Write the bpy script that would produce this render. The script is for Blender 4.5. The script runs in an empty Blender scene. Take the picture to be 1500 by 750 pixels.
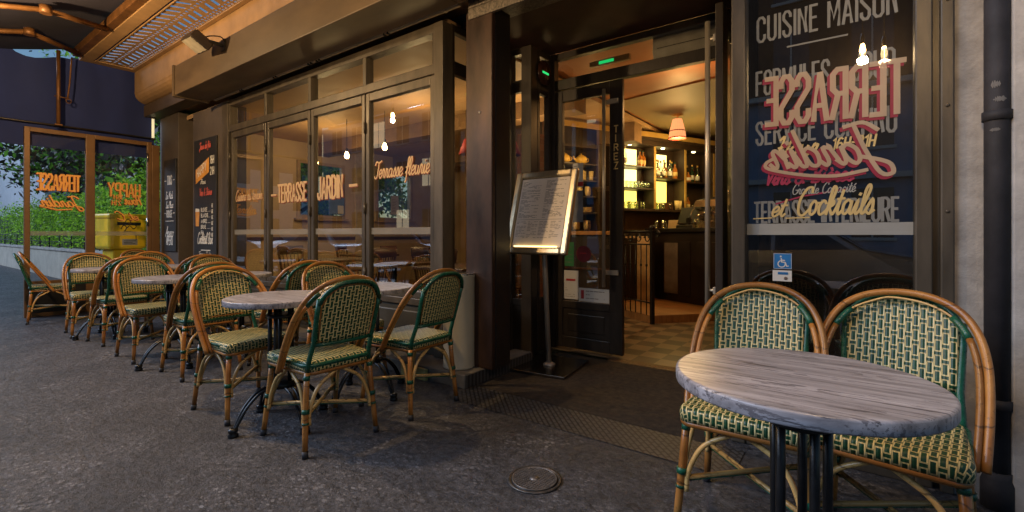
import bpy, bmesh, math, random
from mathutils import Vector, Matrix
random.seed(7)
PI=math.pi; R=math.radians
scn=bpy.context.scene; C=scn.collection
# ------------------------------------------------------------------ materials
MATS={}
def nmat(name):
    m=bpy.data.materials.new(name); m.use_nodes=True; nt=m.node_tree
    b=nt.nodes['Principled BSDF']; MATS[name]=m
    return m,nt,b
def N(nt,t,**k):
    n=nt.nodes.new(t)
    for a,v in k.items():
        if a=='op': n.operation=v
        else: setattr(n,a,v)
    return n
def L(nt,a,b): nt.links.new(a,b)
def rgba(c): return (c[0],c[1],c[2],1)
def coords(nt,scale=(1,1,1),kind='Object',rot=(0,0,0)):
    tc=N(nt,'ShaderNodeTexCoord'); mp=N(nt,'ShaderNodeMapping'); mp.inputs['Scale'].default_value=scale; mp.inputs['Rotation'].default_value=rot
    L(nt,tc.outputs[kind],mp.inputs['Vector']); return mp.outputs['Vector']
def noise(nt,vec,scale,detail=4,rough=.6):
    n=N(nt,'ShaderNodeTexNoise'); n.inputs['Scale'].default_value=scale; n.inputs['Detail'].default_value=detail; n.inputs['Roughness'].default_value=rough
    L(nt,vec,n.inputs['Vector']); return n.outputs['Fac']
def ramp(nt,fac,stops):
    r=N(nt,'ShaderNodeValToRGB'); e=r.color_ramp.elements
    while len(e)<len(stops): e.new(.5)
    for i,(p,c) in enumerate(stops): e[i].position=p; e[i].color=rgba(c)
    L(nt,fac,r.inputs['Fac']); return r.outputs['Color']
def bump(nt,b,h,strength=.3,dist=.01):
    n=N(nt,'ShaderNodeBump'); n.inputs['Strength'].default_value=strength; n.inputs['Distance'].default_value=dist
    L(nt,h,n.inputs['Height']); L(nt,n.outputs['Normal'],b.inputs['Normal'])
def mth(nt,op,a,b=None,c=None):
    n=N(nt,'ShaderNodeMath',op=op)
    for i,x in enumerate((a,b,c)):
        if x is None: continue
        if isinstance(x,(int,float)): n.inputs[i].default_value=x
        else: L(nt,x,n.inputs[i])
    return n.outputs[0]
def mixc(nt,fac,a,b):
    n=N(nt,'ShaderNodeMix',data_type='RGBA')
    if isinstance(fac,(int,float)): n.inputs['Factor'].default_value=fac
    else: L(nt,fac,n.inputs['Factor'])
    for s,x in (('A',a),('B',b)):
        i=[q for q in n.inputs if q.name==s and q.type=='RGBA'][0]
        if isinstance(x,(tuple,list)): i.default_value=rgba(x)
        else: L(nt,x,i)
    return [o for o in n.outputs if o.type=='RGBA'][0]
def plain(name,c,rough=.5,metal=0,var=.25,scale=6,stretch=(1,1,1),bmp=0,spec=.5,emit=None,est=0):
    m,nt,b=nmat(name); v=coords(nt,stretch)
    f=noise(nt,v,scale,5)
    lo=[x*(1-var) for x in c]; hi=[min(1,x*(1+var)) for x in c]
    L(nt,ramp(nt,f,[(.3,lo),(.7,hi)]),b.inputs['Base Color'])
    rr=N(nt,'ShaderNodeMapRange'); rr.inputs['To Min'].default_value=max(.03,rough-.1); rr.inputs['To Max'].default_value=min(1,rough+.12)
    L(nt,noise(nt,v,scale*2.3,3),rr.inputs['Value']); L(nt,rr.outputs[0],b.inputs['Roughness'])
    b.inputs['Metallic'].default_value=metal; b.inputs['Specular IOR Level'].default_value=spec
    if bmp: bump(nt,b,noise(nt,v,scale*8,4),bmp,.004)
    if emit: b.inputs['Emission Color'].default_value=rgba(emit); b.inputs['Emission Strength'].default_value=est
    return m
def emis(name,c,s):
    m,nt,b=nmat(name); b.inputs['Base Color'].default_value=rgba(c); b.inputs['Emission Color'].default_value=rgba(c); b.inputs['Emission Strength'].default_value=s; return m
def glassmat(name,tint=(1,1,1),base=.05,gain=.75,rough=.0):
    m,nt,b=nmat(name); out=nt.nodes['Material Output']; nt.nodes.remove(b)
    t=N(nt,'ShaderNodeBsdfTransparent'); t.inputs['Color'].default_value=rgba(tint)
    g=N(nt,'ShaderNodeBsdfGlossy'); g.inputs['Roughness'].default_value=rough; g.inputs['Color'].default_value=(1,1,1,1)
    lw=N(nt,'ShaderNodeLayerWeight'); lw.inputs['Blend'].default_value=.5
    p=mth(nt,'POWER',lw.outputs['Facing'],4.0); f=mth(nt,'MULTIPLY_ADD',p,gain,base)
    mx=N(nt,'ShaderNodeMixShader'); L(nt,f,mx.inputs[0]); L(nt,t.outputs[0],mx.inputs[1]); L(nt,g.outputs[0],mx.inputs[2]); L(nt,mx.outputs[0],out.inputs['Surface'])
    return m
glass=glassmat('window_glass',(.86,.86,.81),.17,.8)
glass_clear=glassmat('screen_glass',(.97,.97,.96),.035,.6)
glass_dark=glassmat('right_window_glass',(.70,.72,.72),.17,.75)
glass_bottle=glassmat('clear_bottle_glass',(.9,.92,.85),.12,.8)
glass_car=glassmat('car_glass',(.25,.3,.32),.25,.7)

def weave():
    m,nt,b=nmat('woven_rattan_cane')
    tc=N(nt,'ShaderNodeTexCoord'); sp=N(nt,'ShaderNodeSeparateXYZ'); L(nt,tc.outputs['UV'],sp.inputs[0])
    W=.0208; H=.054
    cx=mth(nt,'DIVIDE',sp.outputs['X'],W); col=mth(nt,'FLOOR',cx); fx=mth(nt,'SUBTRACT',cx,col)
    par=mth(nt,'MODULO',mth(nt,'ABSOLUTE',col),2.0)
    cy=mth(nt,'ADD',mth(nt,'DIVIDE',sp.outputs['Y'],H),mth(nt,'MULTIPLY',par,.5)); fy=mth(nt,'FRACT',mth(nt,'ADD',cy,50.0))
    dx=mth(nt,'ABSOLUTE',mth(nt,'SUBTRACT',fx,.5))
    # vertical bar: |fx-.5|<.25, fy in .06...68 ; horizontal: |fx-.5|<.44, fy in .76...92
    vb=mth(nt,'MULTIPLY',mth(nt,'LESS_THAN',dx,.305),mth(nt,'LESS_THAN',mth(nt,'ABSOLUTE',mth(nt,'SUBTRACT',fy,.36)),.315))
    hb=mth(nt,'MULTIPLY',mth(nt,'LESS_THAN',dx,.46),mth(nt,'LESS_THAN',mth(nt,'ABSOLUTE',mth(nt,'SUBTRACT',fy,.86)),.105))
    gr=mth(nt,'MAXIMUM',vb,hb)
    # split lines of the double cream strands
    st=mth(nt,'LESS_THAN',mth(nt,'ABSOLUTE',mth(nt,'SUBTRACT',mth(nt,'ABSOLUTE',mth(nt,'SUBTRACT',fx,.5)),.5)),.035)
    st2=mth(nt,'LESS_THAN',mth(nt,'ABSOLUTE',mth(nt,'SUBTRACT',mth(nt,'ABSOLUTE',mth(nt,'SUBTRACT',fy,.86)),.15)),.02)
    ln=mth(nt,'MULTIPLY',mth(nt,'MAXIMUM',st,st2),.55)
    ob=coords(nt); nz=noise(nt,ob,60,3); nb=noise(nt,ob,9,3)
    oi=N(nt,'ShaderNodeObjectInfo')
    cream=ramp(nt,nz,[(.25,(.70,.56,.22)),(.75,(.88,.75,.38))])
    cream=mixc(nt,mth(nt,'MULTIPLY',nb,.3),cream,(.50,.36,.11))
    cream=mixc(nt,mth(nt,'MULTIPLY',oi.outputs['Random'],.30),cream,(.50,.40,.20)); cream=mixc(nt,ln,cream,(.10,.075,.02))
    green=ramp(nt,nz,[(.3,(.003,.026,.010)),(.75,(.010,.075,.026))])
    L(nt,mixc(nt,gr,cream,green),b.inputs['Base Color'])
    b.inputs['Roughness'].default_value=.42
    # rounded strand relief
    sx=mth(nt,'COSINE',mth(nt,'MULTIPLY',mth(nt,'SUBTRACT',fx,.5),12.566))
    hgt=mth(nt,'ADD',mth(nt,'MULTIPLY',sx,.35),mth(nt,'MULTIPLY',gr,-.5))
    bump(nt,b,hgt,.7,.0022)
    return m
weave_m=weave()
def rattan(name,c1,c2,c3):
    m,nt,b=nmat(name); v=coords(nt)
    f=noise(nt,v,5,4); g=noise(nt,v,70,3)
    oi=N(nt,'ShaderNodeObjectInfo')
    col=ramp(nt,f,[(.25,c1),(.5,c2),(.78,c3)])
    col=mixc(nt,mth(nt,'MULTIPLY',mth(nt,'GREATER_THAN',g,.62),.45),col,[x*.45 for x in c1])
    sp=N(nt,'ShaderNodeSeparateXYZ'); L(nt,v,sp.inputs[0])
    z=mth(nt,'FRACT',mth(nt,'ADD',mth(nt,'MULTIPLY',sp.outputs['Z'],6.1),mth(nt,'MULTIPLY',f,.8)))
    ring=mth(nt,'LESS_THAN',mth(nt,'ABSOLUTE',mth(nt,'SUBTRACT',z,.5)),.018)
    col=mixc(nt,mth(nt,'MULTIPLY',ring,.7),col,(.05,.02,.006))
    hv=N(nt,'ShaderNodeHueSaturation'); L(nt,mth(nt,'MULTIPLY_ADD',oi.outputs['Random'],.7,.62),hv.inputs['Value']); L(nt,col,hv.inputs['Color'])
    L(nt,hv.outputs['Color'],b.inputs['Base Color']); b.inputs['Roughness'].default_value=.33
    bump(nt,b,g,.25,.002); return m
rat=rattan('brown_rattan',(.19,.066,.013),(.36,.142,.027),(.49,.235,.062))
rat_y=rattan('pale_rattan',(.40,.22,.065),(.52,.32,.11),(.58,.39,.16))
green_m=plain('green_binding',(.006,.075,.038),.28,0,.4,30,bmp=.3)
cap_m=plain('dark_rubber',(.02,.02,.024),.6)
iron=plain('black_cast_iron',(.012,.012,.013),.32,.3,.3,20,bmp=.1)
def streak():
    m,nt,b=nmat('whitewashed_tabletop')
    rt=(0,0,R(4)); v=coords(nt,(1.4,26,14),rot=rt); w=coords(nt,(5,62,40),rot=rt); w2=coords(nt,(2.6,34,30),rot=rt); u=coords(nt,(2.2,5,5)); x_=coords(nt,(6,95,50),rot=rt)
    f=noise(nt,v,1.3,6,.65); g=noise(nt,w,1.5,4,.65); g2=noise(nt,w2,1.7,5,.7); h=noise(nt,u,2,3); fi=noise(nt,x_,1.5,3)
    col=ramp(nt,f,[(.30,(.13,.12,.125)),(.45,(.27,.255,.265)),(.58,(.40,.38,.40)),(.72,(.52,.50,.52))])
    col=mixc(nt,mth(nt,'MULTIPLY',fi,.55),col,(.22,.20,.21))
    dk=mth(nt,'MULTIPLY',mth(nt,'LESS_THAN',g,.44),mth(nt,'GREATER_THAN',h,.45)); dk2=mth(nt,'MULTIPLY',mth(nt,'LESS_THAN',g2,.40),mth(nt,'GREATER_THAN',h,.42))
    col=mixc(nt,mth(nt,'MULTIPLY',dk,.62),col,(.06,.05,.055)); col=mixc(nt,mth(nt,'MULTIPLY',dk2,.7),col,(.05,.042,.045))
    L(nt,col,b.inputs['Base Color']); b.inputs['Roughness'].default_value=.36
    bump(nt,b,g,.15,.002); return m
top_m=streak()
def asphalt(name,c,chip):
    m,nt,b=nmat(name); v=coords(nt)
    big=noise(nt,v,.8,5); patch=noise(nt,coords(nt,rot=(0,0,.8)),2.3,6,.7); mid=noise(nt,v,11,5,.7); fine=noise(nt,v,55,4,.75); gr=noise(nt,v,27,6,.85)
    col=ramp(nt,big,[(.3,[x*.65 for x in c]),(.7,[x*1.35 for x in c])])
    def over(mask,k,cc):
        nonlocal col
        col=mixc(nt,mth(nt,'MULTIPLY',mask,k),col,cc)
    gt=lambda a,t: mth(nt,'GREATER_THAN',a,t); lt=lambda a,t: mth(nt,'LESS_THAN',a,t); mu=lambda a,b_: mth(nt,'MULTIPLY',a,b_)
    sm=N(nt,'ShaderNodeMapRange'); sm.inputs['From Min'].default_value=.44; sm.inputs['From Max'].default_value=.62; L(nt,patch,sm.inputs['Value']); worn=sm.outputs[0]
    over(lt(gr,.47),.75,[x*.22 for x in c])                # pits
    over(gt(gr,.57),.45,[x*2.2 for x in c])                # grain
    over(mu(gt(fine,.60),worn),.45,chip)
    for sc_,th,ds,k in ((20,.80,.34,.6),(31,.68,.40,.75),(46,.68,.42,.7)):
        vo=N(nt,'ShaderNodeTexVoronoi'); vo.inputs['Scale'].default_value=sc_; L(nt,coords(nt,(1,1.5,1),rot=(0,0,sc_)),vo.inputs['Vector'])
        se=N(nt,'ShaderNodeSeparateColor'); L(nt,vo.outputs['Color'],se.inputs[0])
        over(mu(mu(gt(se.outputs[0],th),lt(vo.outputs['Distance'],mu(mid,ds*1.6))),mth(nt,'MULTIPLY_ADD',worn,.8,.2)),k,chip)
    over(mu(mth(nt,'SUBTRACT',1.0,worn),mid),.9,[x*.25 for x in c])   # dark stains
    cv=N(nt,'ShaderNodeTexVoronoi',feature='DISTANCE_TO_EDGE'); cv.inputs['Scale'].default_value=.6
    wv=N(nt,'ShaderNodeVectorMath',operation='ADD'); nz=N(nt,'ShaderNodeTexNoise'); nz.inputs['Scale'].default_value=3; nz.inputs['Detail'].default_value=6; L(nt,v,nz.inputs['Vector']); L(nt,v,wv.inputs[0])
    ws=N(nt,'ShaderNodeVectorMath',operation='SCALE'); ws.inputs['Scale'].default_value=.6; L(nt,nz.outputs['Color'],ws.inputs[0]); L(nt,ws.outputs[0],wv.inputs[1]); L(nt,wv.outputs[0],cv.inputs['Vector'])
    over(mu(lt(cv.outputs['Distance'],.0035),gt(big,.52)),.7,(.010,.009,.009))
    gv=N(nt,'ShaderNodeTexVoronoi'); gv.inputs['Scale'].default_value=1.9; L(nt,v,gv.inputs['Vector']); over(lt(gv.outputs['Distance'],.028),.6,(.016,.015,.015))
    vo2=N(nt,'ShaderNodeTexVoronoi'); vo2.inputs['Scale'].default_value=3.2; L(nt,coords(nt,(1,1.8,1),rot=(0,0,.5)),vo2.inputs['Vector']); over(lt(vo2.outputs['Distance'],.020),.75,(.34,.34,.33))
    L(nt,col,b.inputs['Base Color'])
    rr=N(nt,'ShaderNodeMapRange'); rr.inputs['To Min'].default_value=.22; rr.inputs['To Max'].default_value=.70; L(nt,mid,rr.inputs['Value']); L(nt,rr.outputs[0],b.inputs['Roughness'])
    bump(nt,b,mth(nt,'ADD',mth(nt,'ADD',mu(fine,.5),gr),mu(mid,1.5)),1.0,.012)
    return m
asph=asphalt('worn_asphalt',(.082,.079,.084),(.29,.285,.29))
road_m=asphalt('road_asphalt',(.05,.05,.055),(.12,.12,.13))
frame_m=plain('olive_brown_frame',(.080,.064,.045),.42,.25,.38,9,(1,1,.25),bmp=.12)
dark_frame=plain('dark_brown_frame',(.030,.022,.016),.40,.2,.45,9,(1,1,.3),bmp=.1)
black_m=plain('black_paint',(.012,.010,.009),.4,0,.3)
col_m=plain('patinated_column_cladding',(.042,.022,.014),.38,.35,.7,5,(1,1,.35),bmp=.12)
ochre=plain('ochre_plaster',(.34,.20,.085),.75,0,.2,4,bmp=.2)
boxp=plain('taupe_fascia_paint',(.088,.058,.032),.5,0,.32,3.5,(.35,1,1),bmp=.1)
beige=plain('beige_interior_paint',(.55,.42,.26),.7,0,.1,2)
cream_p=plain('cream_tube_paint',(.56,.46,.30),.45,0,.2,8)
ceil_m=plain('warm_ceiling_paint',(.42,.27,.14),.6,0,.1,2)
redceil=plain('dark_red_soffit',(.05,.016,.010),.75,0,.2,3)
steel=plain('brushed_steel',(.52,.49,.43),.27,1,.15,12,(12,1,1),bmp=.04)
chrome=plain('chrome',(.62,.6,.56),.14,1,.1)
satin=plain('satin_handle_metal',(.55,.48,.38),.33,.55,.08)
granite=plain('granite_lintel',(.13,.105,.08),.6,0,.75,60,bmp=.3)
plaster=plain('rough_grey_render',(.35,.315,.275),.9,0,.35,7,bmp=.9)
plaster2=plain('pale_concrete_render',(.42,.385,.345),.9,0,.3,5,bmp=.9)
pipe_m=plain('dark_downpipe_paint',(.020,.018,.021),.72,.0,.4,9,bmp=.2)
navy=plain('navy_awning_canvas',(.013,.024,.115),.85,0,.3,1.2,(1,1,.4),bmp=.1)
navy_top=plain('faded_awning_canvas',(.028,.026,.045),.85,0,.45,1.2,bmp=.1)
rust=plain('rusty_brown_steel',(.17,.075,.022),.5,.4,.4,8,bmp=.15)
bin_m=plain('cream_metal_bin',(.42,.37,.27),.42,.1,.12,3)
stone=plain('grey_stone_step',(.12,.105,.085),.7,0,.3,8,bmp=.3)
coir=plain('brown_coir_mat',(.030,.021,.013),.95,0,.6,25,bmp=.9)
wood=plain('brown_bistro_wood',(.07,.028,.012),.4,0,.35,7,(1,1,.2))
wood_l=plain('honey_wood_floor',(.36,.19,.075),.42,0,.3,3,(1,8,1))
bar_m=plain('dark_bar_panel',(.020,.012,.008),.4,0,.4,5)
shelf_m=plain('dark_shelf_wood',(.035,.020,.012),.45,0,.3,6)
shelf_edge=plain('gilt_shelf_edge',(.45,.28,.08),.4,.2,.15,5)
cast_m=plain('cast_iron_cover',(.10,.09,.082),.45,.7,.5,30,bmp=.2)
paper=plain('menu_paper',(.80,.70,.60),.6,0,.05,3)
ink=plain('grey_ink',(.16,.12,.10),.7)
board_m=plain('black_chalkboard',(.016,.015,.014),.5,0,.5,3)
white_l=plain('white_lettering',(.72,.70,.64),.6,0,.06)
grey_l=plain('grey_lettering',(.30,.30,.28),.6,0,.12)
cream_l=plain('cream_lettering',(.66,.44,.22),.55,0,.08)
red_l=plain('crimson_lettering',(.42,.015,.045),.55,0,.15)
orange_l=plain('orange_lettering',(.88,.40,.08),.5,0,.08)
orange_d=plain('dark_orange_lettering',(.22,.025,.008),.5,0,.1)
gold_l=plain('gold_lettering',(.60,.44,.18),.5,0,.1)
frost=plain('frosted_band',(.30,.30,.28),.6,0,.1)
blue_s=plain('blue_sign',(.02,.16,.42),.4)
green_s=plain('green_sticker',(.03,.18,.06),.5,0,.2)
white_s=plain('white_sticker',(.62,.60,.56),.5,0,.06)
red_s=plain('dark_red_sticker',(.16,.015,.02),.5)
yellow=plain('yellow_postbox_paint',(.95,.63,.012),.4,0,.08,4)
leaf_a=plain('hedge_leaves_light',(.42,.74,.06),.5,0,.35,3)
leaf_b=plain('hedge_leaves_dark',(.13,.30,.03),.5,0,.5,3)
for lm_ in (leaf_a,leaf_b):
    nt_=lm_.node_tree; b_=nt_.nodes['Principled BSDF']; o_=nt_.nodes['Material Output']; tr=N(nt_,'ShaderNodeBsdfTranslucent'); mx_=N(nt_,'ShaderNodeMixShader'); mx_.inputs[0].default_value=.5
    cl_=b_.inputs['Base Color'].links[0].from_socket; L(nt_,cl_,tr.inputs['Color']); L(nt_,b_.outputs[0],mx_.inputs[1]); L(nt_,tr.outputs[0],mx_.inputs[2]); L(nt_,mx_.outputs[0],o_.inputs['Surface'])
leaf_r=plain('copper_leaves',(.085,.060,.032),.55,0,.5,3)
bark=plain('grey_bark',(.05,.042,.036),.85,0,.4,12,bmp=.5)
wallg=plain('garden_wall_render',(.50,.45,.36),.85,0,.18,2.5,bmp=.3)
farb=plain('pale_blue_render',(.50,.55,.60),.8,0,.08,2)
oppb=plain('opposite_building_render',(.20,.29,.46),.8,0,.15,1.5)
dkpane=plain('dark_window_pane',(.03,.045,.07),.12,0,.2)
litpane=emis('lit_window_pane',(1,.82,.55),1.0)
bulb_m=emis('warm_bulb',(1,.62,.22),45)
spot_m=emis('shelf_spot',(1,.85,.4),22)
glow_y=emis('backlit_shelf_panel',(1,.80,.16),1.7)
glow_w=emis('bright_backlit_panel',(1,.88,.36),2.0)
exit_g=emis('exit_sign_green',(.02,.8,.2),.9)
shade_m=plain('pink_pleated_shade',(.75,.35,.22),.7,0,.1,30,emit=(1,.42,.16),est=.9)
shade_r=plain('red_lamp_shade',(.35,.02,.02),.7,0,.2)
amber=plain('amber_bottle',(.30,.10,.015),.15,0,.3)
dkbottle=plain('dark_bottle',(.012,.03,.012),.12,0,.3)
ceramic=plain('yellow_ceramic',(.72,.46,.09),.25,0,.1)
cup_m=plain('cream_ceramic',(.70,.55,.26),.3,0,.1)
acm=plain('grey_ac_plastic',(.40,.37,.34),.5)
car1=plain('silver_car_paint',(.35,.36,.38),.2,.6,.05); car4=plain('white_car_paint',(.62,.63,.65),.2,.1,.05); car2=plain('black_car_paint',(.015,.017,.022),.15,.3,.1); car3=plain('blue_car_paint',(.03,.06,.14),.2,.4,.05)
tyre=plain('tyre_rubber',(.015,.015,.016),.8)
tan_b=plain('light_wood_board',(.42,.30,.15),.6,0,.2,4)
brick_m=None
def brick():
    m,nt,b=nmat('interior_brick'); v=coords(nt,(1,1,1),'Object',(R(90),0,R(90)))
    t=N(nt,'ShaderNodeTexBrick'); t.inputs['Scale'].default_value=7; t.inputs['Color1'].default_value=(.26,.11,.05,1); t.inputs['Color2'].default_value=(.16,.07,.035,1); t.inputs['Mortar'].default_value=(.20,.15,.10,1)
    L(nt,v,t.inputs['Vector']); L(nt,t.outputs['Color'],b.inputs['Base Color']); b.inputs['Roughness'].default_value=.85; return m
brick_m=brick()
def checker():
    m,nt,b=nmat('checker_tile'); v=coords(nt)
    t=N(nt,'ShaderNodeTexChecker'); t.inputs['Scale'].default_value=5.0
    t.inputs['Color1'].default_value=(.25,.18,.105,1); t.inputs['Color2'].default_value=(.055,.04,.026,1); L(nt,v,t.inputs['Vector'])
    f=noise(nt,v,6,5); col=mixc(nt,mth(nt,'MULTIPLY',f,.55),t.outputs['Color'],(.15,.09,.045))
    L(nt,col,b.inputs['Base Color']); b.inputs['Roughness'].default_value=.36; bump(nt,b,f,.15,.003); return m
tile_m=checker()
def tread():
    m,nt,b=nmat('steel_tread_plate'); v=coords(nt,(1,1,1),'Object',(0,0,R(45)))
    t=N(nt,'ShaderNodeTexBrick'); t.inputs['Scale'].default_value=9; t.inputs['Mortar Size'].default_value=.006; t.offset=.5
    t.inputs['Mortar Size'].default_value=.045; t.inputs['Color1'].default_value=(1,1,1,1); t.inputs['Color2'].default_value=(.7,.7,.7,1); t.inputs['Mortar'].default_value=(0,0,0,1)
    L(nt,v,t.inputs['Vector']); f=noise(nt,coords(nt),3,4)
    col=mixc(nt,t.outputs['Fac'],(.085,.083,.083),(.018,.017,.016)); col=mixc(nt,mth(nt,'MULTIPLY',f,.6),col,(.03,.024,.018))
    L(nt,col,b.inputs['Base Color']); b.inputs['Metallic'].default_value=.15; b.inputs['Roughness'].default_value=.55
    bump(nt,b,mth(nt,'SUBTRACT',1.0,t.outputs['Fac']),.9,.004); return m
tread_m=tread()
def lattice():
    m,nt,b=nmat('lattice_ceiling_panel'); v=coords(nt,(1,1,1),'Object',(0,0,R(45)))
    t=N(nt,'ShaderNodeTexBrick'); t.offset=0; t.inputs['Scale'].default_value=22; t.inputs['Brick Width'].default_value=.5;t.inputs['Row Height'].default_value=.5; t.inputs['Mortar Size'].default_value=.06
    t.inputs['Color1'].default_value=(.15,.10,.045,1); t.inputs['Color2'].default_value=(.15,.10,.045,1); t.inputs['Mortar'].default_value=(.36,.26,.13,1)
    L(nt,v,t.inputs['Vector']); L(nt,t.outputs['Color'],b.inputs['Base Color']); b.inputs['Roughness'].default_value=.6; return m
lattice_m=lattice()
def translucent_film(name,c,a):
    m=plain(name,c,.55,0,.08); nt=m.node_tree; b=nt.nodes['Principled BSDF']; b.inputs['Alpha'].default_value=a; return m
film_cream=translucent_film('cream_window_film',(.60,.45,.30),.66); film_red=translucent_film('crimson_window_film',(.30,.010,.045),.85); film_grey=translucent_film('grey_window_film',(.32,.32,.30),.62); film_band=translucent_film('frosted_window_film',(.36,.35,.31),.5)

# ------------------------------------------------------------------ mesh builder
class MB:
    def __init__(s): s.v=[]; s.f=[]; s.sm=[]; s.mi=[]; s.uv={}; s.cur=0
    def add(s,vs,fs,smooth=False,uvs=None):
        o=len(s.v); s.v+=[tuple(v) for v in vs]
        if uvs:
            for i,u in enumerate(uvs): s.uv[o+i]=u
        for f in fs: s.f.append([o+i for i in f]); s.sm.append(smooth); s.mi.append(s.cur)
        return s
    def box(s,x0,x1,y0,y1,z0,z1,ch=.0,M=None):
        if ch<=0:
            vs=[(x,y,z) for x in(x0,x1) for y in(y0,y1) for z in(z0,z1)]
            fs=[(0,1,3,2),(4,6,7,5),(0,4,5,1),(2,3,7,6),(0,2,6,4),(1,5,7,3)]
        else:
            c=min(ch,(x1-x0)*.45,(y1-y0)*.45,(z1-z0)*.45)
            bm=bmesh.new(); bmesh.ops.create_cube(bm,size=1)
            for v in bm.verts: v.co=Vector(((x0+x1)/2+v.co.x*(x1-x0),(y0+y1)/2+v.co.y*(y1-y0),(z0+z1)/2+v.co.z*(z1-z0)))
            bmesh.ops.bevel(bm,geom=bm.edges[:],offset=c,segments=2,profile=.5,affect='EDGES')
            bm.verts.index_update(); vs=[v.co.copy() for v in bm.verts]; fs=[[v.index for v in f.verts] for f in bm.faces]; bm.free()
        if M is not None: vs=[M@Vector(v) for v in vs]
        return s.add(vs,fs)
    def tube(s,pts,r,seg=8,flat=None,caps=True,closed=False,smooth=True):
        pts=[Vector(p) for p in pts]; n=len(pts); rs=r if isinstance(r,(list,tuple)) else [r]*n
        vs=[];fs=[]; up=None
        for i,p in enumerate(pts):
            if closed: t=(pts[(i+1)%n]-pts[i-1])
            else: t=(pts[min(i+1,n-1)]-pts[max(i-1,0)])
            t.normalize()
            if up is None: up=Vector((0,0,1)) if abs(t.z)<.9 else Vector((1,0,0))
            a=up-t*up.dot(t)
            if a.length<1e-4: a=t.orthogonal()
            a.normalize(); b=t.cross(a); up=a
            for k in range(seg):
                th=2*PI*k/seg; vs.append(p+(a*math.cos(th)+b*math.sin(th))*rs[i])
        m=n if closed else n-1
        for i in range(m):
            j=(i+1)%n
            for k in range(seg):
                l=(k+1)%seg; fs.append((i*seg+k,i*seg+l,j*seg+l,j*seg+k))
        s.add(vs,fs,smooth)
        if caps and not closed:
            o=len(s.v)-len(vs)
            s.f.append([o+k for k in range(seg)][::-1]); s.sm.append(False); s.mi.append(s.cur)
            s.f.append([o+(n-1)*seg+k for k in range(seg)]); s.sm.append(False); s.mi.append(s.cur)
        return s
    def cyl(s,a,b,r,seg=16,smooth=True): return s.tube([a,b],r,seg,smooth=smooth)
    def lathe(s,prof,c=(0,0,0),seg=20,M=None,smooth=True):
        vs=[];fs=[]
        for (r,z) in prof:
            for k in range(seg):
                th=2*PI*k/seg; v=Vector((r*math.cos(th),r*math.sin(th),z))
                if M is not None: v=M@v
                vs.append(v+Vector(c))
        for i in range(len(prof)-1):
            for k in range(seg):
                l=(k+1)%seg; fs.append((i*seg+k,i*seg+l,(i+1)*seg+l,(i+1)*seg+k))
        s.add(vs,fs,smooth); o=len(s.v)-len(vs)
        for i,fl in ((0,True),(len(prof)-1,False)):
            if prof[i][0]>1e-4:
                q=[o+i*seg+k for k in range(seg)]; s.f.append(q[::-1] if fl else q); s.sm.append(False); s.mi.append(s.cur)
        return s
    def prism(s,poly,axis,a,b):
        # poly in the two other axes order
        def P(p,t):
            return {'x':(t,p[0],p[1]),'y':(p[0],t,p[1]),'z':(p[0],p[1],t)}[axis]
        n=len(poly); vs=[P(p,a) for p in poly]+[P(p,b) for p in poly]
        fs=[list(range(n))[::-1],list(range(n,2*n))]+[(i,(i+1)%n,n+(i+1)%n,n+i) for i in range(n)]
        return s.add(vs,fs)
    def quad(s,a,b,c,d): return s.add([a,b,c,d],[(0,1,2,3)])
    def build(s,name,mat,parent=None,loc=None):
        me=bpy.data.meshes.new(name); me.from_pydata([tuple(v) for v in s.v],[],s.f)
        for p,sm,mi in zip(me.polygons,s.sm,s.mi): p.use_smooth=sm; p.material_index=mi
        for m in (mat if isinstance(mat,(list,tuple)) else [mat]): me.materials.append(m)
        if s.uv:
            ul=me.uv_layers.new(name='UVMap')
            for lp in me.loops: ul.data[lp.index].uv=s.uv.get(lp.vertex_index,(0,0))
        bm=bmesh.new(); bm.from_mesh(me); bmesh.ops.recalc_face_normals(bm,faces=bm.faces[:]); bm.to_mesh(me); bm.free()
        me.update(); o=bpy.data.objects.new(name,me); C.objects.link(o)
        if parent is not None: o.parent=parent
        if loc is not None: o.location=loc
        return o
def tag(o,label,cat,group=None,kind=None):
    o['label']=label; o['category']=cat
    if group: o['group']=group
    if kind: o['kind']=kind
    return o
def thing(name,label,cat,loc=(0,0,0),rz=0,group=None):
    o=bpy.data.objects.new(name,None); o.empty_display_size=.1; C.objects.link(o); o.location=loc; o.rotation_euler=(0,0,rz); return tag(o,label,cat,group)
def struct(name,mb,mat): o=mb.build(name,mat); o['kind']='structure'; return o
def dup(o,loc=None,rz=None,label=None,parent=None,group=None):
    c=o.copy(); C.objects.link(c); c.parent=parent
    if loc is not None: c.location=loc
    if rz is not None: c.rotation_euler=(0,0,rz)
    if label: c['label']=label
    if group: c['group']=group
    for ch in list(o.children): dup(ch,parent=c)
    return c
def cr(pts,n=5):
    pts=[Vector(p) for p in pts]; out=[]
    for i in range(len(pts)-1):
        p0=pts[i-1] if i else pts[0]*2-pts[1]; p1=pts[i]; p2=pts[i+1]; p3=pts[i+2] if i+2<len(pts) else pts[-1]*2-pts[-2]
        for k in range(n):
            t=k/n; out.append(.5*((2*p1)+(p2-p0)*t+(2*p0-5*p1+4*p2-p3)*t*t+(3*p1-p0-3*p2+p3)*t**3))
    out.append(pts[-1]); return out

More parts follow.
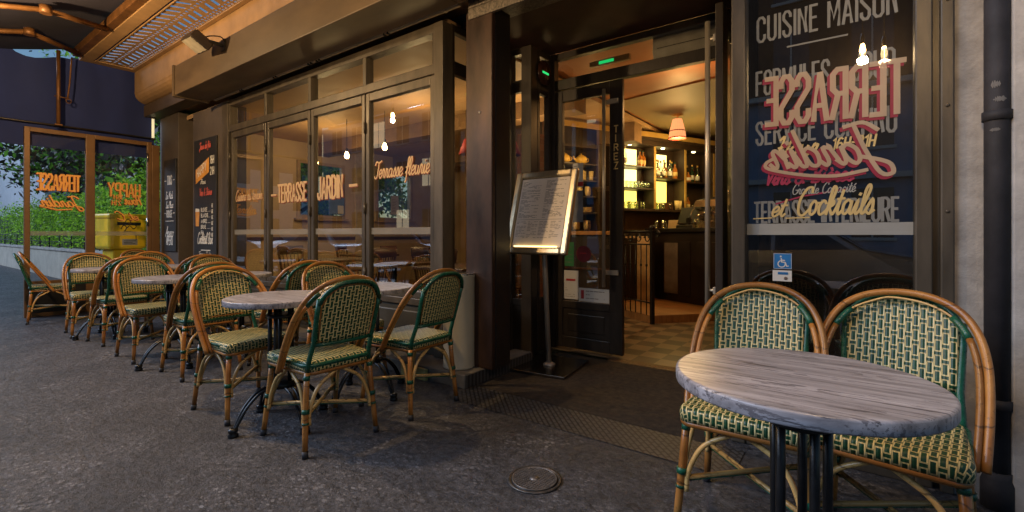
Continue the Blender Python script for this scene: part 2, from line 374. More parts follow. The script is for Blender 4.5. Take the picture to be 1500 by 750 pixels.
# ------------------------------------------------------------------ stroke lettering
CAP={
'A':[[(0,0),(.18,1),(.36,0)],[(.07,.3),(.29,.3)]],
'B':[[(0,0),(0,1),(.22,1),(.33,.9),(.33,.62),(.22,.53),(0,.53)],[(.22,.53),(.36,.42),(.36,.12),(.24,0),(0,0)]],
'C':[[(.35,.74),(.35,.88),(.25,1),(.1,1),(0,.88),(0,.12),(.1,0),(.25,0),(.35,.12),(.35,.26)]],
'D':[[(0,0),(0,1),(.2,1),(.34,.86),(.34,.14),(.2,0),(0,0)]],
'E':[[(.3,1),(0,1),(0,0),(.3,0)],[(0,.52),(.25,.52)]],
'F':[[(.3,1),(0,1),(0,0)],[(0,.52),(.25,.52)]],
'G':[[(.35,.74),(.35,.88),(.25,1),(.1,1),(0,.88),(0,.12),(.1,0),(.25,0),(.35,.12),(.35,.45),(.2,.45)]],
'H':[[(0,0),(0,1)],[(.34,0),(.34,1)],[(0,.5),(.34,.5)]],
'I':[[(0.02,0),(.02,1)]],
'J':[[(.3,1),(.3,.14),(.2,0),(.08,0),(0,.14),(0,.24)]],
'L':[[(0,1),(0,0),(.28,0)]],
'M':[[(0,0),(0,1),(.22,.3),(.44,1),(.44,0)]],
'N':[[(0,0),(0,1),(.34,0),(.34,1)]],
'O':[[(.1,0),(0,.12),(0,.88),(.1,1),(.25,1),(.35,.88),(.35,.12),(.25,0),(.1,0)]],
'P':[[(0,0),(0,1),(.22,1),(.34,.9),(.34,.56),(.22,.45),(0,.45)]],
'R':[[(0,0),(0,1),(.22,1),(.34,.9),(.34,.6),(.22,.5),(0,.5)],[(.2,.5),(.36,0)]],
'S':[[(.33,.78),(.33,.88),(.24,1),(.1,1),(0,.88),(0,.7),(.33,.32),(.33,.12),(.24,0),(.1,0),(0,.12),(0,.24)]],
'T':[[(0,1),(.36,1)],[(.18,1),(.18,0)]],
'U':[[(0,1),(0,.12),(.1,0),(.25,0),(.35,.12),(.35,1)]],
'V':[[(0,1),(.18,0),(.36,1)]],
'X':[[(0,0),(.34,1)],[(0,1),(.34,0)]],
'Y':[[(0,1),(.18,.48),(.36,1)],[(.18,.48),(.18,0)]],
'Z':[[(0,1),(.32,1),(0,0),(.32,0)]],
'-':[[(0,.5),(.22,.5)]],'1':[[(0,.8),(.14,1),(.14,0)]],
'2':[[(0,.8),(.08,1),(.24,1),(.32,.8),(.3,.6),(0,0),(.33,0)]],
'6':[[(.3,.9),(.2,1),(.08,.95),(0,.6),(0,.15),(.1,0),(.24,0),(.33,.14),(.33,.42),(.22,.55),(.08,.52),(0,.4)]],
'8':[[(.16,.53),(.03,.66),(.03,.88),(.12,1),(.22,1),(.31,.88),(.31,.66),(.16,.53),(0,.38),(0,.12),(.1,0),(.24,0),(.33,.12),(.33,.38),(.16,.53)]],
'0':[[(.1,0),(0,.12),(0,.88),(.1,1),(.24,1),(.33,.88),(.33,.12),(.24,0),(.1,0)]],
'É':[[(.3,1),(0,1),(0,0),(.3,0)],[(0,.52),(.25,.52)],[(.1,1.12),(.22,1.25)]],
'€':[[(.35,.85),(.25,1),(.1,1),(0,.85),(0,.15),(.1,0),(.25,0),(.35,.15)],[(-.06,.58),(.22,.58)],[(-.06,.42),(.22,.42)]],
}
SCR={
'a':([[(.36,.40),(.22,.5),(.06,.36),(.06,.1),(.18,0),(.32,.16),(.38,.48),(.36,.12),(.44,0),(.56,.12)]],.52),
'c':([[(.34,.4),(.22,.5),(.06,.34),(.08,.08),(.2,0),(.4,.14)]],.38),
'd':([[(.36,.40),(.22,.5),(.06,.36),(.06,.1),(.18,0),(.32,.16),(.44,1.0)],[(.44,1.0),(.36,.14),(.45,0),(.56,.12)]],.52),
'e':([[(.06,.2),(.28,.28),(.32,.42),(.2,.5),(.06,.34),(.08,.08),(.2,0),(.4,.14)]],.38),
'é':([[(.06,.2),(.28,.28),(.32,.42),(.2,.5),(.06,.34),(.08,.08),(.2,0),(.4,.14)],[(.2,.62),(.32,.78)]],.38),
'è':([[(.06,.2),(.28,.28),(.32,.42),(.2,.5),(.06,.34),(.08,.08),(.2,0),(.4,.14)],[(.26,.62),(.16,.78)]],.38),
'f':([[(0,.12),(.18,.4),(.32,.85),(.26,1.0),(.16,.85),(.14,.2),(.08,-.3),(0,-.36)],[(.0,.44),(.36,.5)]],.32),
'h':([[(0,.1),(.16,.4),(.28,.85),(.2,1),(.12,.85),(.08,0)],[(.08,.2),(.22,.46),(.33,.42),(.3,.1),(.38,0),(.48,.12)]],.46),
'i':([[(0,.12),(.12,.48),(.09,.1),(.16,0),(.28,.12)],[(.14,.66),(.16,.71)]],.26),
'k':([[(0,.1),(.16,.4),(.28,.85),(.2,1),(.12,.85),(.06,0)],[(.08,.2),(.26,.48),(.3,.36),(.12,.24)],[(.14,.25),(.32,0),(.42,.12)]],.42),
'l':([[(0,.1),(.16,.4),(.28,.85),(.2,1),(.1,.8),(.08,.15),(.16,0),(.28,.12)]],.26),
'n':([[(0,.3),(.08,.48),(.06,0)],[(.06,.2),(.22,.48),(.33,.42),(.3,.1),(.38,0),(.48,.12)]],.46),
'o':([[(.3,.42),(.2,.5),(.06,.36),(.07,.1),(.18,0),(.32,.14),(.32,.38),(.2,.5)],[(.3,.42),(.46,.42)]],.42),
'p':([[(0,.3),(.1,.48),(.04,-.4)],[(.08,.3),(.24,.5),(.36,.34),(.3,.04),(.1,.04)],[(.3,.04),(.46,.12)]],.44),
'r':([[(0,.12),(.12,.5),(.1,.44),(.26,.46),(.22,.12),(.3,0),(.42,.12)]],.38),
's':([[(0,.1),(.2,.5),(.28,.2),(.2,0),(.06,.06)],[(.2,0),(.36,.12)]],.34),
't':([[(0,.12),(.14,.5),(.2,.85)],[(.2,.85),(.12,.2),(.2,0),(.32,.12)],[(.04,.54),(.32,.56)]],.3),
'u':([[(0,.3),(.08,.48),(.06,.14),(.16,0),(.3,.14),(.36,.48),(.34,.12),(.42,0),(.54,.12)]],.5),
'y':([[(0,.3),(.08,.48),(.06,.14),(.16,0),(.3,.14),(.36,.48)],[(.36,.48),(.28,-.3),(.12,-.4),(.1,-.2),(.48,.12)]],.48),
'T':([[(.08,.78),(.2,.98),(.5,.9),(.8,1.0)],[(.5,.92),(.46,.4),(.36,.05),(.2,0),(.1,.12)]],.6),
'C':([[(.6,.82),(.55,1),(.3,.95),(.08,.55),(.12,.1),(.35,-.02),(.62,.2)]],.6),
'J':([[(.1,.8),(.35,1.02),(.78,.95)],[(.56,.97),(.5,.3),(.36,-.28),(.12,-.3),(.1,-.08),(.3,.05),(.62,.15)]],.62),
'H':([[(.05,.85),(.2,1),(.2,.5),(.1,0)],[(.62,1),(.52,.5),(.5,.1),(.62,.05)],[(.08,.45),(.56,.52)]],.62),
'V':([[(.05,.9),(.16,1),(.26,.4),(.3,0)],[(.3,0),(.45,.5),(.62,1.0)]],.56),
'B':([[(.18,.95),(.14,.4),(.08,0)],[(.02,.85),(.3,1),(.5,.85),(.4,.58),(.2,.52)],[(.2,.52),(.5,.42),(.5,.12),(.3,0),(.06,.05)]],.58),
'G':([[(.6,.82),(.55,1),(.3,.95),(.08,.55),(.12,.1),(.35,-.02),(.55,.15),(.6,.42)],[(.6,.42),(.38,.4)]],.62),
'S':([[(.55,.85),(.4,1),(.2,.85),(.25,.6),(.45,.4),(.4,.08),(.15,0),(.02,.15)]],.5),
'A':([[(.0,0),(.2,.4),(.44,1),(.46,.5),(.52,0)],[(.12,.35),(.5,.38)]],.55),
'P':([[(.2,.95),(.14,.4),(.08,0)],[(.02,.85),(.3,1),(.52,.85),(.42,.52),(.18,.45)]],.5),
'L':([[(.45,.9),(.3,1),(.22,.7),(.18,.1),(.05,.02)],[(.18,.08),(.35,.0),(.55,.12)]],.54),
'M':([[(.0,.05),(.12,.5),(.2,1)],[(.2,1),(.32,.3)],[(.32,.3),(.52,1)],[(.52,1),(.54,.3),(.66,.02)]],.68),
'&':([[(.5,0),(.12,.7),(.2,.95),(.34,.8),(.02,.25),(.1,0),(.3,.02),(.48,.4)]],.56),
}
def ribbons(mb,strokes,w,O,U,V,Nn,lift=0.0):
    """strokes: 2D polylines in metres; flat ribbons with mitres, rising a hair along their length."""
    for si,st in enumerate(strokes):
        pts=[Vector((p[0],p[1])) for p in st]
        q=[pts[0]]
        for p in pts[1:]:
            if (p-q[-1]).length>1e-5: q.append(p)
        if len(q)<2: continue
        q[0]=q[0]+(q[0]-q[1]).normalized()*w*.3; q[-1]=q[-1]+(q[-1]-q[-2]).normalized()*w*.3
        vs=[];n=len(q)
        for i,p in enumerate(q):
            d1=(q[i]-q[i-1]).normalized() if i else None; d2=(q[i+1]-q[i]).normalized() if i<n-1 else None
            d1=d1 or d2; d2=d2 or d1
            n1=Vector((-d1.y,d1.x)); n2=Vector((-d2.y,d2.x)); m=n1+n2
            if m.length<.3: m=n1
            m.normalize(); k=1/max(.55,m.dot(n1)); m=m*(w/2*k)
            h=lift+si*.00022+.0002*i/n
            for sg in (1,-1):
                a=p+m*sg; vs.append(O+U*a.x+V*a.y+Nn*h)
        mb.add(vs,[(2*i,2*i+1,2*i+3,2*i+2) for i in range(n-1)])
def layout(text,font,h,xs=1.0,shear=0,track=.16):
    out=[];x=0
    for ch in text:
        if ch==' ': x+=.34; continue
        if font=='cap':
            g=CAP[ch]; wd=max(p[0] for s in g for p in s); adv=wd+track
            ss=g
        else:
            ss,adv=SCR[ch]; ss=[[tuple(p) for p in cr([(a,b,0) for a,b in s],4)] for s in ss]
        for s in ss: out.append([((x+p[0]+shear*p[1])*h*xs,p[1]*h) for p in s])
        x+=adv
    return out,x*h*xs
def letter(mb,text,font,O,U,V,Nn,h,w,width=None,xs=1.0,shear=0,track=.16,lift=.0,center=False,slope=0):
    ss,wd=layout(text,font,h,xs,shear,track)
    k=1.0
    if width: k=width/wd; ss=[[(p[0]*k,p[1]) for p in s] for s in ss]; wd=width
    if center: ss=[[(p[0]-wd/2,p[1]) for p in s] for s in ss]
    if slope: ss=[[(p[0],p[1]+slope*p[0]) for p in s] for s in ss]
    ribbons(mb,ss,w,Vector(O),Vector(U),Vector(V),Vector(Nn),lift)
    return wd
X,Y_,Z=Vector((1,0,0)),Vector((0,1,0)),Vector((0,0,1))

# ================================================================== SETTING
def sheet(name,x0,x1,y0,y1,z,mat): return struct(name,MB().quad((x0,y0,z),(x1,y0,z),(x1,y1,z),(x0,y1,z)),mat)
sheet('pavement',-45,30,-4.6,0.35,0,asph)
sheet('ground',-250,250,-250,250,-.14,road_m)
struct('kerb',MB().box(-45,30,-4.85,-4.602,-.14,.004,.015),stone)
struct('far_pavement',MB().box(-45,30,-19.9,-11.5,-.14,-.01),asph)
struct('garden_soil',MB().box(-45,-9.3,.36,9,-.14,.55),bark)

# ================================================================== CHAIRS
def rounded_outline(xr,xf,wr,wf,rad,n=6):
    cs=[(xf,-wf),(xf,wf),(xr,wr),(xr,-wr)]; out=[]
    for i,c in enumerate(cs):
        p=Vector(cs[i-1]); q=Vector(c); r=Vector(cs[(i+1)%4]); a=(p-q).normalized(); b=(r-q).normalized()
        for k in range(n+1):
            t=k/n; P0=q+a*rad; P2=q+b*rad; out.append((1-t)**2*P0+2*t*(1-t)*q+t*t*P2)
    return out
def make_chair(name,label,loc,rz,group):
    t=thing(name,label,'chair',loc,rz,group)
    # seat
    ol=rounded_outline(-.205,.215,.18,.215,.055); n=len(ol)
    nr=[]
    for i in range(n):
        d=(ol[(i+1)%n]-ol[i-1]).normalized(); nr.append(Vector((d.y,-d.x)))
    cen=Vector((0,0)); 
    for i in range(n):
        if nr[i].dot(ol[i]-cen)<0: nr[i]=-nr[i]
    rings=[(-.020,.4625,-.02),(-.007,.459,-.007),(0,.450,.004),(.001,.430,.024),(-.001,.410,.044)]
    mb=MB(); vs=[];uv=[]
    for off,z,uo in rings:
        for i in range(n):
            p=ol[i]+nr[i]*off; vs.append((p.x,p.y,z)); q=ol[i]+nr[i]*uo; uv.append((q.y+.0113,q.x))
    fs=[]
    for r in range(len(rings)-1):
        for i in range(n): j=(i+1)%n; fs.append((r*n+i,r*n+j,(r+1)*n+j,(r+1)*n+i))
    mb.add(vs,fs,True,uv)
    mb.f.append(list(range(n))); mb.sm.append(False); mb.mi.append(0)
    o4=(len(rings)-1)*n; mb.f.append([o4+i for i in range(n)]); mb.sm.append(False); mb.mi.append(0)
    mb.build('seat',weave_m,t)
    # rail under the seat and green rim
    mb=MB(); mb.tube([(p.x*.95,p.y*.94,.402) for p in ol],.0125,8,closed=True); mb.build('seat_rail',rat,t)
    mb=MB(); back=[ol[i]+nr[i]*.003 for i in range(n)]
    k=[p for p in back if p.x<.06]; k.sort(key=lambda p: math.atan2(p.y,-(p.x-.0)))
    side=[(p.x,p.y,.443) for p in k]; side=[(.15,k[0].y-.012,.441)]+side+[(.15,k[-1].y+.012,.441)]
    mb.tube(side,.0105,6); mb.build('seat_rim',green_m,t)
    # back plane: x(z)
    def bx(z): return -.200-.245*(z-.45)-.05*max(0,z-.6)
    def wid(z): return .160+.045*(z-.45)
    zt=.868
    # woven back panel with arched top
    mb=MB(); nu,nv=16,10; vs=[];uv=[]
    for side_ in (1,-1):
        for j in range(nv+1):
            for i in range(nu+1):
                u=-1+2*i/nu; z1=zt-.012-.155*(1-math.sqrt(max(0,1-(abs(u)*.93)**2.6))); z=.555+(z1-.555)*j/nv
                y=u*(wid(z)-.008); x=bx(z)-.018*(1-u*u)+side_*.006
                vs.append((x,y,z)); uv.append((y+.0113+.225,z*1.03))
    fs=[];o=(nu+1)*(nv+1)
    for s_ in (0,1):
        for j in range(nv):
            for i in range(nu):
                a=s_*o+j*(nu+1)+i; fs.append((a,a+1,a+nu+2,a+nu+1))
    rim=[i for i in range(nu+1)]+[j*(nu+1)+nu for j in range(1,nv+1)]+[nv*(nu+1)+i for i in range(nu-1,-1,-1)]+[j*(nu+1) for j in range(nv-1,0,-1)]
    for a,b in zip(rim,rim[1:]+rim[:1]): fs.append((a,b,b+o,a+o))
    mb.add(vs,fs,True,uv); mb.build('backrest',weave_m,t)
    # green posts, bottom rail and arch of the back
    mb=MB()
    for s_ in (1,-1):
        mb.tube([(-.188,s_*.176,.405),(-.197,s_*.172,.47),(bx(.56)-.004,s_*wid(.56),.56),(bx(.7)-.006,s_*wid(.7),.7),(bx(.785)-.006,s_*(wid(.785)-.004),.785)],.0125,8)
    mb.tube([(bx(.548)-.004-.018*(1-u*u),u*wid(.55),.548) for u in (-1,-.6,-.2,.2,.6,1)],.0105,8)
    ar=[]
    for i in range(17):
        u=-1+2*i/16; z=zt-.004-.155*(1-math.sqrt(max(0,1-(abs(u)*.96)**2.6))); ar.append((bx(z)-.012-.018*(1-u*u),u*(wid(z)-.002),z))
    mb.tube(ar,.011,8); mb.build('back_frame',green_m,t)
    # inner brown liner of the back, seen from behind
    mb=MB(); ar2=[(a[0]+.012,a[1]*.90,a[2]-.016) for a in ar]
    mb.tube([(bx(.565)-.008,-wid(.56)*.88,.565)]+ar2+[(bx(.565)-.008,wid(.56)*.88,.565)],.0055,6,closed=True); mb.build('back_liner',rat,t)
    # hoop: two canes from the seat sides over the back
    def hoop(o_,dx,dz,w0):
        half=[(.230,0),(.237,.22),(.239,.42),(.233,.6),(.212,.76),(.168,.89),(.095,.972),(0,1)]
        pts=[(.015-(.315)*(w**1.05)+dx,(y-o_)*1.0,.385+.497*w+dz-o_*w) for y,w in half]
        full=pts+[(p[0],-p[1],p[2]) for p in pts[-2::-1]]
        return cr(full,4)
    mb=MB(); mb.tube(hoop(0,0,0,0),.0127,10); mb.build('hoop',rat,t)
    hp=hoop(.022,.008,0,0); nh=len(hp); kk=int(nh*.30)
    for seg_ in (hp[:kk],hp[nh-kk:]): MB().tube(seg_,.0105,8).build('inner_hoop',rat,t)
    for seg_ in (hp[kk-1:kk+4],hp[nh-kk-4:nh-kk+1]): MB().tube(seg_,.0118,8).build('hoop_binding',green_m,t)
    MB().tube(hoop(.0215,.010,0,0),.0042,6).build('pale_cane',rat_y,t)
    # legs with caps and bindings
    feet={(-1,1):(-.222,.205),(-1,-1):(-.222,-.205),(1,1):(.222,.215),(1,-1):(.222,-.215)}
    tops={(-1,1):(-.188,.178),(-1,-1):(-.188,-.178),(1,1):(.180,.185),(1,-1):(.180,-.185)}
    def at(k,z): 
        a=Vector((*tops[k],.41)); b=Vector((*feet[k],0)); p=a.lerp(b,(.41-z)/.41)
        bow=.008*math.sin(PI*z/.41); p.x+=bow*(-1 if k[0]>0 else 1)*.6; return p
    for k in feet:
        mb=MB(); mb.tube([at(k,z) for z in (.41,.3,.2,.1,.03)],[.0145,.0145,.0148,.0145,.0135],8); lg=mb.build('leg',rat,t)
        mb=MB(); mb.tube([at(k,.034),at(k,.0)],[.016,.0165],8); mb.build('foot_cap',cap_m,lg)
        for za,zb,rr_ in ((.395,.372,.0165),(.232,.21,.0195),(.168,.158,.0175)): MB().tube([at(k,za),at(k,zb)],rr_,8).build('binding',green_m,lg)
    # arched braces, one pair per side
    for a,b in (((1,1),(1,-1)),((-1,1),(-1,-1)),((1,1),(-1,1)),((1,-1),(-1,-1))):
        mb=MB(); A=at(a,.40);B=at(b,.40); mid=(A+B)/2
        for e,f_ in ((a,b),(b,a)):
            p0=at(e,.15); p1=at(e,.225); m2=mid.copy(); m2.z=.392; inn=(mid-at(e,.3)); inn.z=0
            p0=p0+inn.normalized()*.022; p1=p1+inn.normalized()*.024
            pm=at(e,.32)+inn*.35; pm.z=.325
            pe=mid+(at(e,.4)-mid)*.12; pe.z=.392
            mb.tube(cr([p0,p1,pm,pe],5),.0095,7)
        mb.build('brace',rat_y,t)
    # crossed stretchers
    for i,(a,b) in enumerate((((1,1),(-1,-1)),((1,-1),(-1,1)))):
        mb=MB(); A=at(a,.185);B=at(b,.185); dz=.008*(1 if i else -1)
        mb.tube([A+Vector((0,0,dz)),B+Vector((0,0,dz))],.0095,7); st=mb.build('stretcher',rat_y,t)
        mb=MB(); mb.tube([A+Vector((0,0,dz-.011)),B+Vector((0,0,dz-.011))],.0045,6); mb.build('green_cane',green_m,st)
    return t
GT='woven bistro chairs in the long terrace rows'; GF='woven bistro chairs beside the entrance'
ch0=make_chair('bistro_chair','nearest green backed chair of the terrace rows, seen from behind right of a tabletop',(-2.40,-1.25,0),PI+R(-3),GT)
CH=[
 (-3.16,-1.31,R(3),'woven chair facing right at the nearest outer table, wholly in view left of it'),
 (-2.36,-.64,PI+R(2),'green backed woven chair beside the tall cream bin, seen from behind'),
 (-4.28,-1.14,PI+R(-2),'green framed chair back half hidden behind the facing chair of the nearest outer table'),
 (-5.19,-1.20,R(2),'woven chair facing right at the middle outer table, between two chair backs turned from us'),
 (-6.20,-1.18,PI+R(2),'third chair back along the kerb side, with green post, left of the middle facing chair'),
 (-6.93,-1.24,R(-3),'woven chair facing right at the farthest outer table, near the glass screen'),
 (-8.36,-1.34,R(80),'leftmost chair by the glass screen, seen from its side and leaning back'),
 (-3.10,-.62,R(-3),'woven chair against the folding windows facing right, behind the nearest tabletop'),
 (-3.92,-.62,PI+R(3),'green backed chair by the windows, left of the facing chair behind the nearest tabletop'),
 (-5.20,-.60,R(3),'woven chair in the window row facing right, just below the narrow first window leaf'),
 (-5.98,-.58,PI+R(-3),'dark chair back in the window row beneath the tall menu chalkboard'),
 (-6.95,-.62,R(2),'farthest chair of the window row, facing right below the small chalkboard'),
 (-8.10,-.42,R(10),'far corner chair with only the top of its hoop showing'),
]
for x,y,rz,lb in CH: dup(ch0,(x,y,0),rz,lb,group=GT)
dup(ch0,(-.335,-.735,0),-PI/2+R(1),'chair behind the left half of the foreground table, below the wheelchair sticker',group=GF)
dup(ch0,(.085,-.70,0),-PI/2-R(9),'chair behind the right half of the foreground table, beside the downpipe',group=GF)

# ================================================================== TABLES
def make_table(name,label,loc,group,R_=.30):
    t=thing(name,label,'table',loc,0,group)
    mb=MB(); mb.lathe([(R_-.008,.706),(R_-.001,.708),(R_,.712),(R_,.734),(R_-.002,.7385),(R_-.007,.7405)],seg=72); mb.build('tabletop',top_m,t)
    mb=MB(); mb.lathe([(.11,.69),(.115,.695),(.115,.704),(.1,.7075)],seg=24)
    for k in range(4):
        a=PI/4*(1+2*k); mb.box(.02,.2,-.016,.016,.692,.702,.003,Matrix.Rotation(a,4,'Z'))
    mb.build('top_bracket',iron,t)
    mb=MB()
    for k in range(5):
        a=2*PI*k/5+.3; mb.cyl((.062*math.cos(a),.062*math.sin(a),.24),(.062*math.cos(a),.062*math.sin(a),.70),.0115,10)
    mb.lathe([(.025,.20),(.082,.215),(.088,.235),(.08,.25),(.03,.262)],seg=20); mb.lathe([(.078,.62),(.082,.625),(.078,.64)],seg=20)
    mb.build('column',iron,t)
    for k in range(4):
        a=PI/2*k; mb=MB(); d=Vector((math.cos(a),math.sin(a),0)); s_=Vector((-d.y,d.x,0))
        for o in (-.018,.018):
            pts=cr([d*.05+Z*.225+s_*o,d*.13+Z*.205+s_*o,d*.20+Z*.14+s_*o*.8,d*.245+Z*.06+s_*o*.5,d*.262+Z*.028+s_*o*.3],4); mb.tube(pts,.0085,8)
        lg=mb.build('leg',iron,t)
        mb=MB(); mb.lathe([(.012,.05),(.024,.045),(.026,.03),(.020,.024),(.027,.016),(.027,.002),(.024,0.0)],d*.264,14); mb.build('foot',iron,lg)
    return t
GTb='round terrace tables'
tb0=make_table('round_table','large round whitewashed table in the right foreground',(-.12,-1.32,0),GTb,.30)
for x,y,lb in ((-2.73,-1.30,'nearest round table of the outer terrace row'),(-2.75,-.66,'round table against the windows, behind the chair beside the cream bin'),
   (-4.70,-1.18,'middle round table of the outer row, in front of the middle chair that faces right'),(-4.66,-.72,'small visible piece of round tabletop by the windows between chair tops'),
   (-6.58,-1.20,'farthest round table of the outer row, a small sliver near the glass screen'),(-6.50,-.62,'farthest round table by the wall, under the small chalkboard')):
    dup(tb0,(x,y,0),R(random.uniform(-4,4)),lb,group=GTb)

# ================================================================== RESTAURANT BUILDING
B=thing('restaurant','dark fronted corner restaurant with folding windows, recessed entrance and a lit bar inside','building',(-3,0,0))
def part(name,mb,mat,parent=None,label=None):
    p=parent or B
    o=mb.build(name,mat,p)
    if p is B: o.location=(3,0,0)
    if label: o['label']=label
    return o
def sub(name,mb,mat,parent): return mb.build(name,mat,parent)
# --- folding windows
bounds=[-6.51,-5.59,-4.65,-3.72,-2.80]
# main frame: sill, head, mullions
mb=MB()
mb.box(-6.66,-2.72,0,.10,.50,.56,.006); mb.box(-6.66,-2.72,0,.10,2.42,2.50,.006); mb.box(-6.66,-2.72,0,.10,2.755,2.83,.006)
mb.box(-6.70,-6.525,-.012,.11,.02,2.83,.006); mb.box(-2.79,-2.69,-.008,.11,.10,2.83,.006)
for x in bounds[1:-1]: mb.box(x-.025,x+.025,.003,.09,2.497,2.757,.004)
for x in (-6.52,-2.80): mb.box(x-.02,x+.02,.003,.09,2.497,2.757,.004)
part('window_frame',mb,frame_m)
mb=MB(); mb.box(-6.66,-2.72,.02,.09,.10,.50,.004)
for i in range(4): mb.box(bounds[i]+.06,bounds[i+1]-.06,.008,.03,.15,.45,.01)
part('window_base',mb,plain('olive_base_panel',(.05,.045,.033),.45,.1,.2,4))
mb=MB()
for i in range(4): mb.quad((bounds[i]+.026,.05,2.50),(bounds[i+1]-.026,.05,2.50),(bounds[i+1]-.026,.05,2.756),(bounds[i]+.026,.05,2.756))
part('transom_glass',mb,glass)
for i in range(4):
    a,b=bounds[i]+.008,bounds[i+1]-.008
    mb=MB(); y0,y1=.015,.07
    for q in ((a,a+.05,.56,2.42),(b-.05,b,.56,2.42)): mb.box(q[0],q[1],y0,y1,q[2],q[3],.006)
    mb.box(a+.05,b-.05,y0,y1,.56,.62,.006); mb.box(a+.05,b-.05,y0,y1,2.34,2.42,.006)
    for q in (a+.045,b-.045): mb.box(q-.008,q+.008,.022,.06,.60,2.36,.003)
    for z in (.75,1.35,2.1): mb.cyl((a-.004,.005,z-.05),(a-.004,.005,z+.05),.011,10)
    w=part('folding_window',mb,frame_m)
    sub('glass_pane',MB().quad((a+.05,.042,.62),(b-.05,.042,.62),(b-.05,.042,2.34),(a+.05,.042,2.34)),glass,w)
    sub('frosted_band',MB().quad((a+.052,.036,1.105),(b-.052,.036,1.105),(b-.052,.036,1.165),(a+.052,.036,1.165)),film_band,w)
    fr=MB(); bk=MB(); O=lambda x,z,y=.034:(x,y,z)
    if i==0: 
        for m_,d,yy in ((fr,0,.033),(bk,.006,.0355)): letter(m_,'Cuisine du terroir','scr',O(a+.09+d,1.53-d,yy),X,Z,-Y_,.13,.011,width=.70,shear=.2)
    if i==1:
        for m_,d,yy in ((fr,0,.033),(bk,.009,.0355)):
            ribbons(m_,[[(0,0),(.11,0)]],.022,Vector((a+.075+d,yy,1.56-d)),X,Z,-Y_); letter(m_,'TERRASSE','cap',O(a+.23+d,1.475-d,yy),X,Z,-Y_,.19,.027,width=.62,track=.16)
    if i==2:
        for m_,d,yy in ((fr,0,.033),(bk,.009,.0355)):
            letter(m_,'JARDIN','cap',O(a+.10+d,1.475-d,yy),X,Z,-Y_,.22,.030,width=.46,track=.16); ribbons(m_,[[(0,0),(.12,0)]],.026,Vector((a+.645+d,yy,1.58-d)),X,Z,-Y_)
    if i==3:
        for m_,d,yy in ((fr,0,.033),(bk,.006,.0355)): letter(m_,'Terrasse fleurie','scr',O(a+.09+d,1.62-d,yy),X,Z,-Y_,.155,.013,width=.74,shear=.2)
    sub('lettering',fr,cream_l if i!=1 else cream_l,w); sub('lettering_shadow',bk,orange_d,w)
# --- corner return, recess panes
def panes_x(x,y0,y1,name):   # wall plane x const
    mb=MB()
    mb.box(x-.03,x+.03,y0,y0+.04,.0,2.85,.004); mb.box(x-.03,x+.03,y1-.04,y1,.0,2.85,.004)
    for z0,z1 in ((.44,.50),(2.44,2.55),(2.79,2.85)): mb.box(x-.027,x+.027,y0+.04,y1-.04,z0,z1,.004)
    mb.box(x-.02,x+.02,y0+.04,y1-.04,.0,.44,.0)
    w=part(name,mb,dark_frame)
    g=MB(); g.quad((x,y0+.04,.5),(x,y1-.04,.5),(x,y1-.04,2.44),(x,y0+.04,2.44)); g.quad((x,y0+.04,2.55),(x,y1-.04,2.55),(x,y1-.04,2.79),(x,y0+.04,2.79)); sub('glass_pane',g,glass,w); return w
panes_x(-2.735,.112,.86,'return_window'); panes_x(-2.45,.975,1.215,'recess_side_window')
mb=MB(); mb.box(-2.76,-2.64,.862,.93,0,2.85,.004); mb.box(-2.53,-2.42,.862,.972,0,2.85,.004)
for z0,z1 in ((.44,.50),(2.44,2.55),(2.79,2.85)): mb.box(-2.64,-2.53,.87,.92,z0,z1,.003)
mb.box(-2.64,-2.53,.88,.91,0,.44)
w=part('recess_window',mb,dark_frame); g=MB(); g.quad((-2.64,.895,.5),(-2.53,.895,.5),(-2.53,.895,2.44),(-2.64,.895,2.44)); g.quad((-2.64,.895,2.55),(-2.53,.895,2.55),(-2.53,.895,2.79),(-2.64,.895,2.79)); sub('glass_pane',g,glass,w)
# --- column
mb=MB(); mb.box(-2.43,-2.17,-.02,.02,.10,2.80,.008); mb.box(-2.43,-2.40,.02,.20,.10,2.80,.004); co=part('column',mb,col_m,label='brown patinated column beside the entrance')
sub('column_shade_side',MB().box(-2.398,-2.168,.022,.20,.10,2.80,.004),black_m,co)  # black colour stands in for shade on the column's entrance face
sub('rivet',MB().lathe([(.009,0),(.009,.004),(.004,.007)],(-2.29,-.021,2.02),10,Matrix.Rotation(PI/2,4,'X')),steel,co)
# --- step
mb=MB(); mb.box(-6.9,-2.25,-.23,.10,.0,.10,.006); mb.box(-2.43,-2.25,.10,.62,.0,.10,.004); st=part('stone_step',mb,stone)
sub('step_edge',MB().box(-2.249,-2.243,-.225,.62,.006,.096),tread_m,st)
# --- lintel, fascia, soffits
mb=MB(); mb.box(-2.40,2.5,-.03,-.002,2.74,2.82,.004); mb.box(-2.40,2.5,-.03,.28,2.823,3.68,.006); part('lintel',mb,granite)
part('entrance_soffit',MB().box(-2.8,-.5,.28,1.22,2.86,2.92),redceil)
mb=MB(); mb.box(-9.0,2.6,.0,.3,3.0,3.7); part('upper_wall',mb,ochre)
mb=MB(); mb.box(-6.82,-2.41,-.50,-.12,2.83,3.19,.008); mb.box(-2.408,3,-.50,-.12,2.83,3.19,.008); mb.box(-6.87,-6.825,-.515,-.11,2.815,3.205,.006)
mb.box(-6.82,3,-.118,-.002,2.90,3.19)
part('fascia_box',mb,boxp)
mb=MB(); mb.tube([(-6.75,-.07,2.868),(-2.45,-.07,2.868)],.026,12)
for x in (-6.0,-5.2,-4.5,-4.35,-3.3,-2.6): mb.cyl((x-.006,-.07,2.868),(x+.006,-.07,2.868),.031,12)
tb=part('valance_tube',mb,cream_p)
mb=MB()
